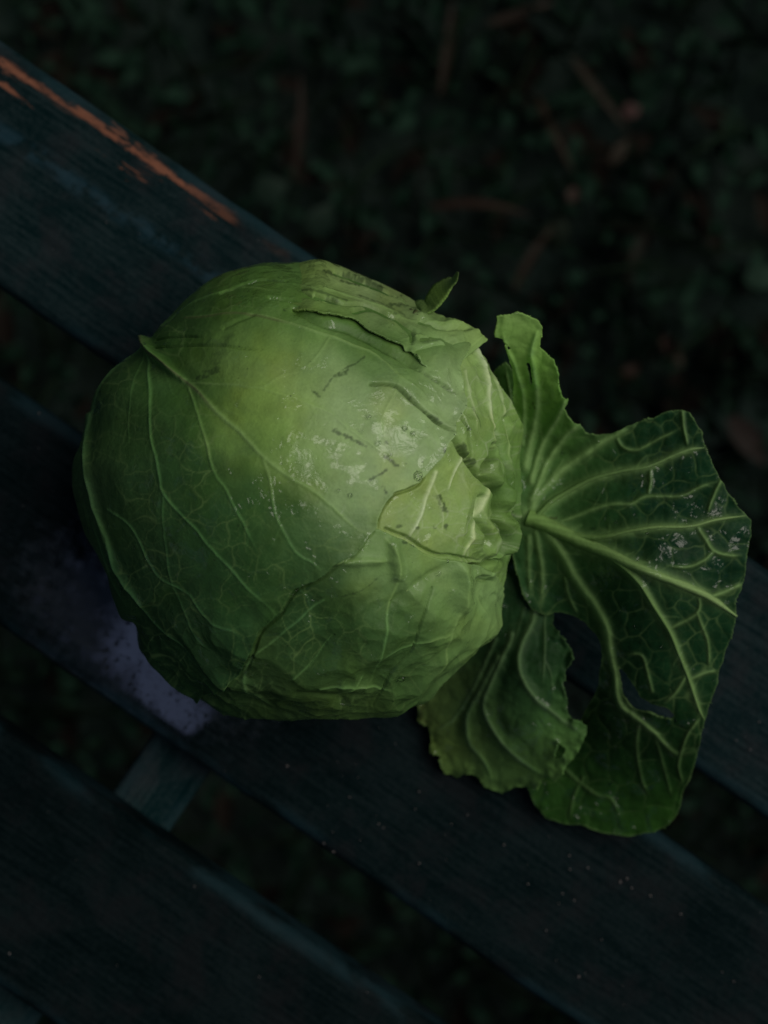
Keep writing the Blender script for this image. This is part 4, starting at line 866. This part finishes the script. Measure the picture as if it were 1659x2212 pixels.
sheet("outer_leaf", o2_out, lambda D: o2_z(D) * 0.001, o2_v,
      [((1140,1230),(0.034,0.085,0.038)),((1180,1280),(0.036,0.090,0.036)),((1100,1320),(0.020,0.052,0.022)),((1080,1400),(0.018,0.048,0.022)),((1180,1400),(0.018,0.052,0.021)),((1150,1480),(0.019,0.056,0.022)),((1200,1540),(0.032,0.085,0.030)),((1080,1520),(0.032,0.078,0.036)),((1100,1600),(0.050,0.11,0.042)),((1180,1640),(0.10,0.20,0.05)),((1240,1600),(0.09,0.19,0.06)),((1030,1600),(0.08,0.15,0.06)),((1050,1680),(0.12,0.19,0.075)),((960,1640),(0.15,0.21,0.055)),((940,1600),(0.17,0.22,0.05)),((990,1530),(0.09,0.16,0.06)),((910,1545),(0.13,0.15,0.06)),((1200,1680),(0.18,0.27,0.10)),((1140,1690),(0.12,0.20,0.06))],  # colours close to the head darkened to stand for its shadow
      holes=[[(1195,1598),(1212,1610),(1222,1618),(1218,1632),(1208,1640),(1196,1642),(1198,1625),(1203,1612)]],
      seed=6, ragged=2.6, net=(64, 24), netk=(0.14, 0.08), vamp=0.0008, bump=0.0012, edgewave=0.0042, vcol=(0.13, 0.20, 0.10), every=70, blen=40,
      flute=[([(1150,1345),(1127,1391),(1120,1437),(1155,1507),(1224,1562)], 14, 12, 0.0028), ([(1080,1430),(1046,1520),(1067,1581),(1132,1650)], 14, 12, 0.0030), ([(1030,1502),(1007,1576),(1039,1636)], 13, 12, 0.0030), ([(1100,1420),(1075,1500),(1085,1570),(1140,1620)], 12, 12, -0.0026), ([(1010,1500),(985,1560),(990,1620)], 12, 12, -0.0026)],
      bruise_shade=[([(912,1528),(908,1550),(925,1562)], 7, 6, 0.8), ([(1228,1515),(1232,1550)], 2.5, 2.5, 0.7)], wetpts=[(1150,1600,50),(1080,1560,30)], label="lower outer leaf with fluted ribs and a frilled yellowish hem")

# small shaded leaf behind the upright one
o3_z = tps([(1075,795,60),(1095,783,62),(1130,880,52),(1110,960,46),(1060,840,54)])
sheet("outer_leaf", [(1060,812),(1072,797),(1093,783),(1108,803),(1118,840),(1130,890),(1138,950),(1135,1010),(1100,980),(1075,880)], lambda D: o3_z(D) * 0.001,
      [([(1110,980),(1108,900),(1100,840),(1092,790)], 3.5, 2, 0.6)], [((1090,820),(0.07,0.15,0.04)),((1110,920),(0.05,0.12,0.04))], seed=8, netk=(0.1, 0.05), label="small shaded outer leaf tucked behind the upright torn leaf")

# --- water drops
def dome(name, pos, nrm, r, mat, parent=None, flat=0.6):
    V = []; F = []; n, m = 14, 6
    for k in range(m + 1):
        a = k / m * math.pi / 2
        for j in range(n):
            b = j / n * 2 * math.pi; V.append((r * math.cos(a) * math.cos(b), r * math.cos(a) * math.sin(b), r * flat * math.sin(a)))
    for k in range(m):
        for j in range(n): F.append((k * n + j, k * n + (j + 1) % n, (k + 1) * n + (j + 1) % n, (k + 1) * n + j))
    V = np.array(V); z = np.asarray(nrm) / np.linalg.norm(nrm); x = np.cross((0, 1, 0.01), z); x /= np.linalg.norm(x); y = np.cross(z, x)
    return V @ np.vstack([x, y, z]) + np.asarray(pos), np.array(F)
drop_m = NT("water_drop"); drop_m.b.inputs["Base Color"].default_value = (1, 1, 1, 1); drop_m.b.inputs["Transmission Weight"].default_value = 1.0
drop_m.b.inputs["IOR"].default_value = 1.33; drop_m.b.inputs["Roughness"].default_value = 0.0
def surf(d, off):
    p, n = head_pos(d_to_uv(np.array([d], float))); return p[0] + n[0] * off, n[0]
big = [((896,1030), 12, 0.0042, "largest clear water drop by the notch of the pale wrapper leaf edge"), ((869,929), 7, 0.0042, "clear water drop on the pale wrapper leaf next to a slightly smaller one"), ((886,941), 6, 0.0042, "smaller clear water drop right beside another on the pale wrapper leaf"), ((866,1463), 9, 0.0032, "round water drop low on the head's lower wrapper leaf")]
for (d, rpx, off, lab) in big:
    p, n = surf(d, off); v, f = dome("water_drop", (0, 0, 0), n, rpx * PX * 0.85, None)
    o = mesh_np("water_drop", v, f, drop_m.m); o.location = p; tag(o, lab, "water drop")
small = [((1012,1262), 4, 0.0034), ((1003,1249), 3, 0.0034), ((946,1236), 4, 0.0034), ((963,1210), 4, 0.0034), ((795,905), 4, 0.0044), ((840,985), 3, 0.0044), ((815,960), 4, 0.0044), ((905,1000), 3, 0.0044), ((780,935), 3, 0.0044), ((325,1205), 3, 0.0042), ((265,1255), 4, 0.0042), ((300,1180), 3, 0.0042), ((246,1136), 4, 0.0042), ((755,1070), 4, 0.0044), ((730,1060), 3, 0.0044), ((1018,1300), 3, 0.0034), ((985,1285), 3, 0.0034), ((930,1390), 3, 0.0034), ((970,1412), 3, 0.0034)]
Vs = []; Fs = []; tot = 0
for (d, rpx, off) in small:
    p, n = surf(d, off); v, f = dome("x", p, n, rpx * PX, None); Vs.append(v); Fs.append(f + tot); tot += len(v)
Rd = np.random.default_rng(77)
for k in range(26):
    i = Rd.integers(0, len(O1D)); 
    if O1D[i][1] < 930: continue
    v, f = dome("x", O1V[i] + CL, (0.1, 0.1, 1), Rd.uniform(2.0, 3.8) * PX, None); Vs.append(v); Fs.append(f + tot); tot += len(v)
tag(mesh_np("dew", np.vstack(Vs) - CL, np.vstack(Fs), drop_m.m, cab), kind="stuff")
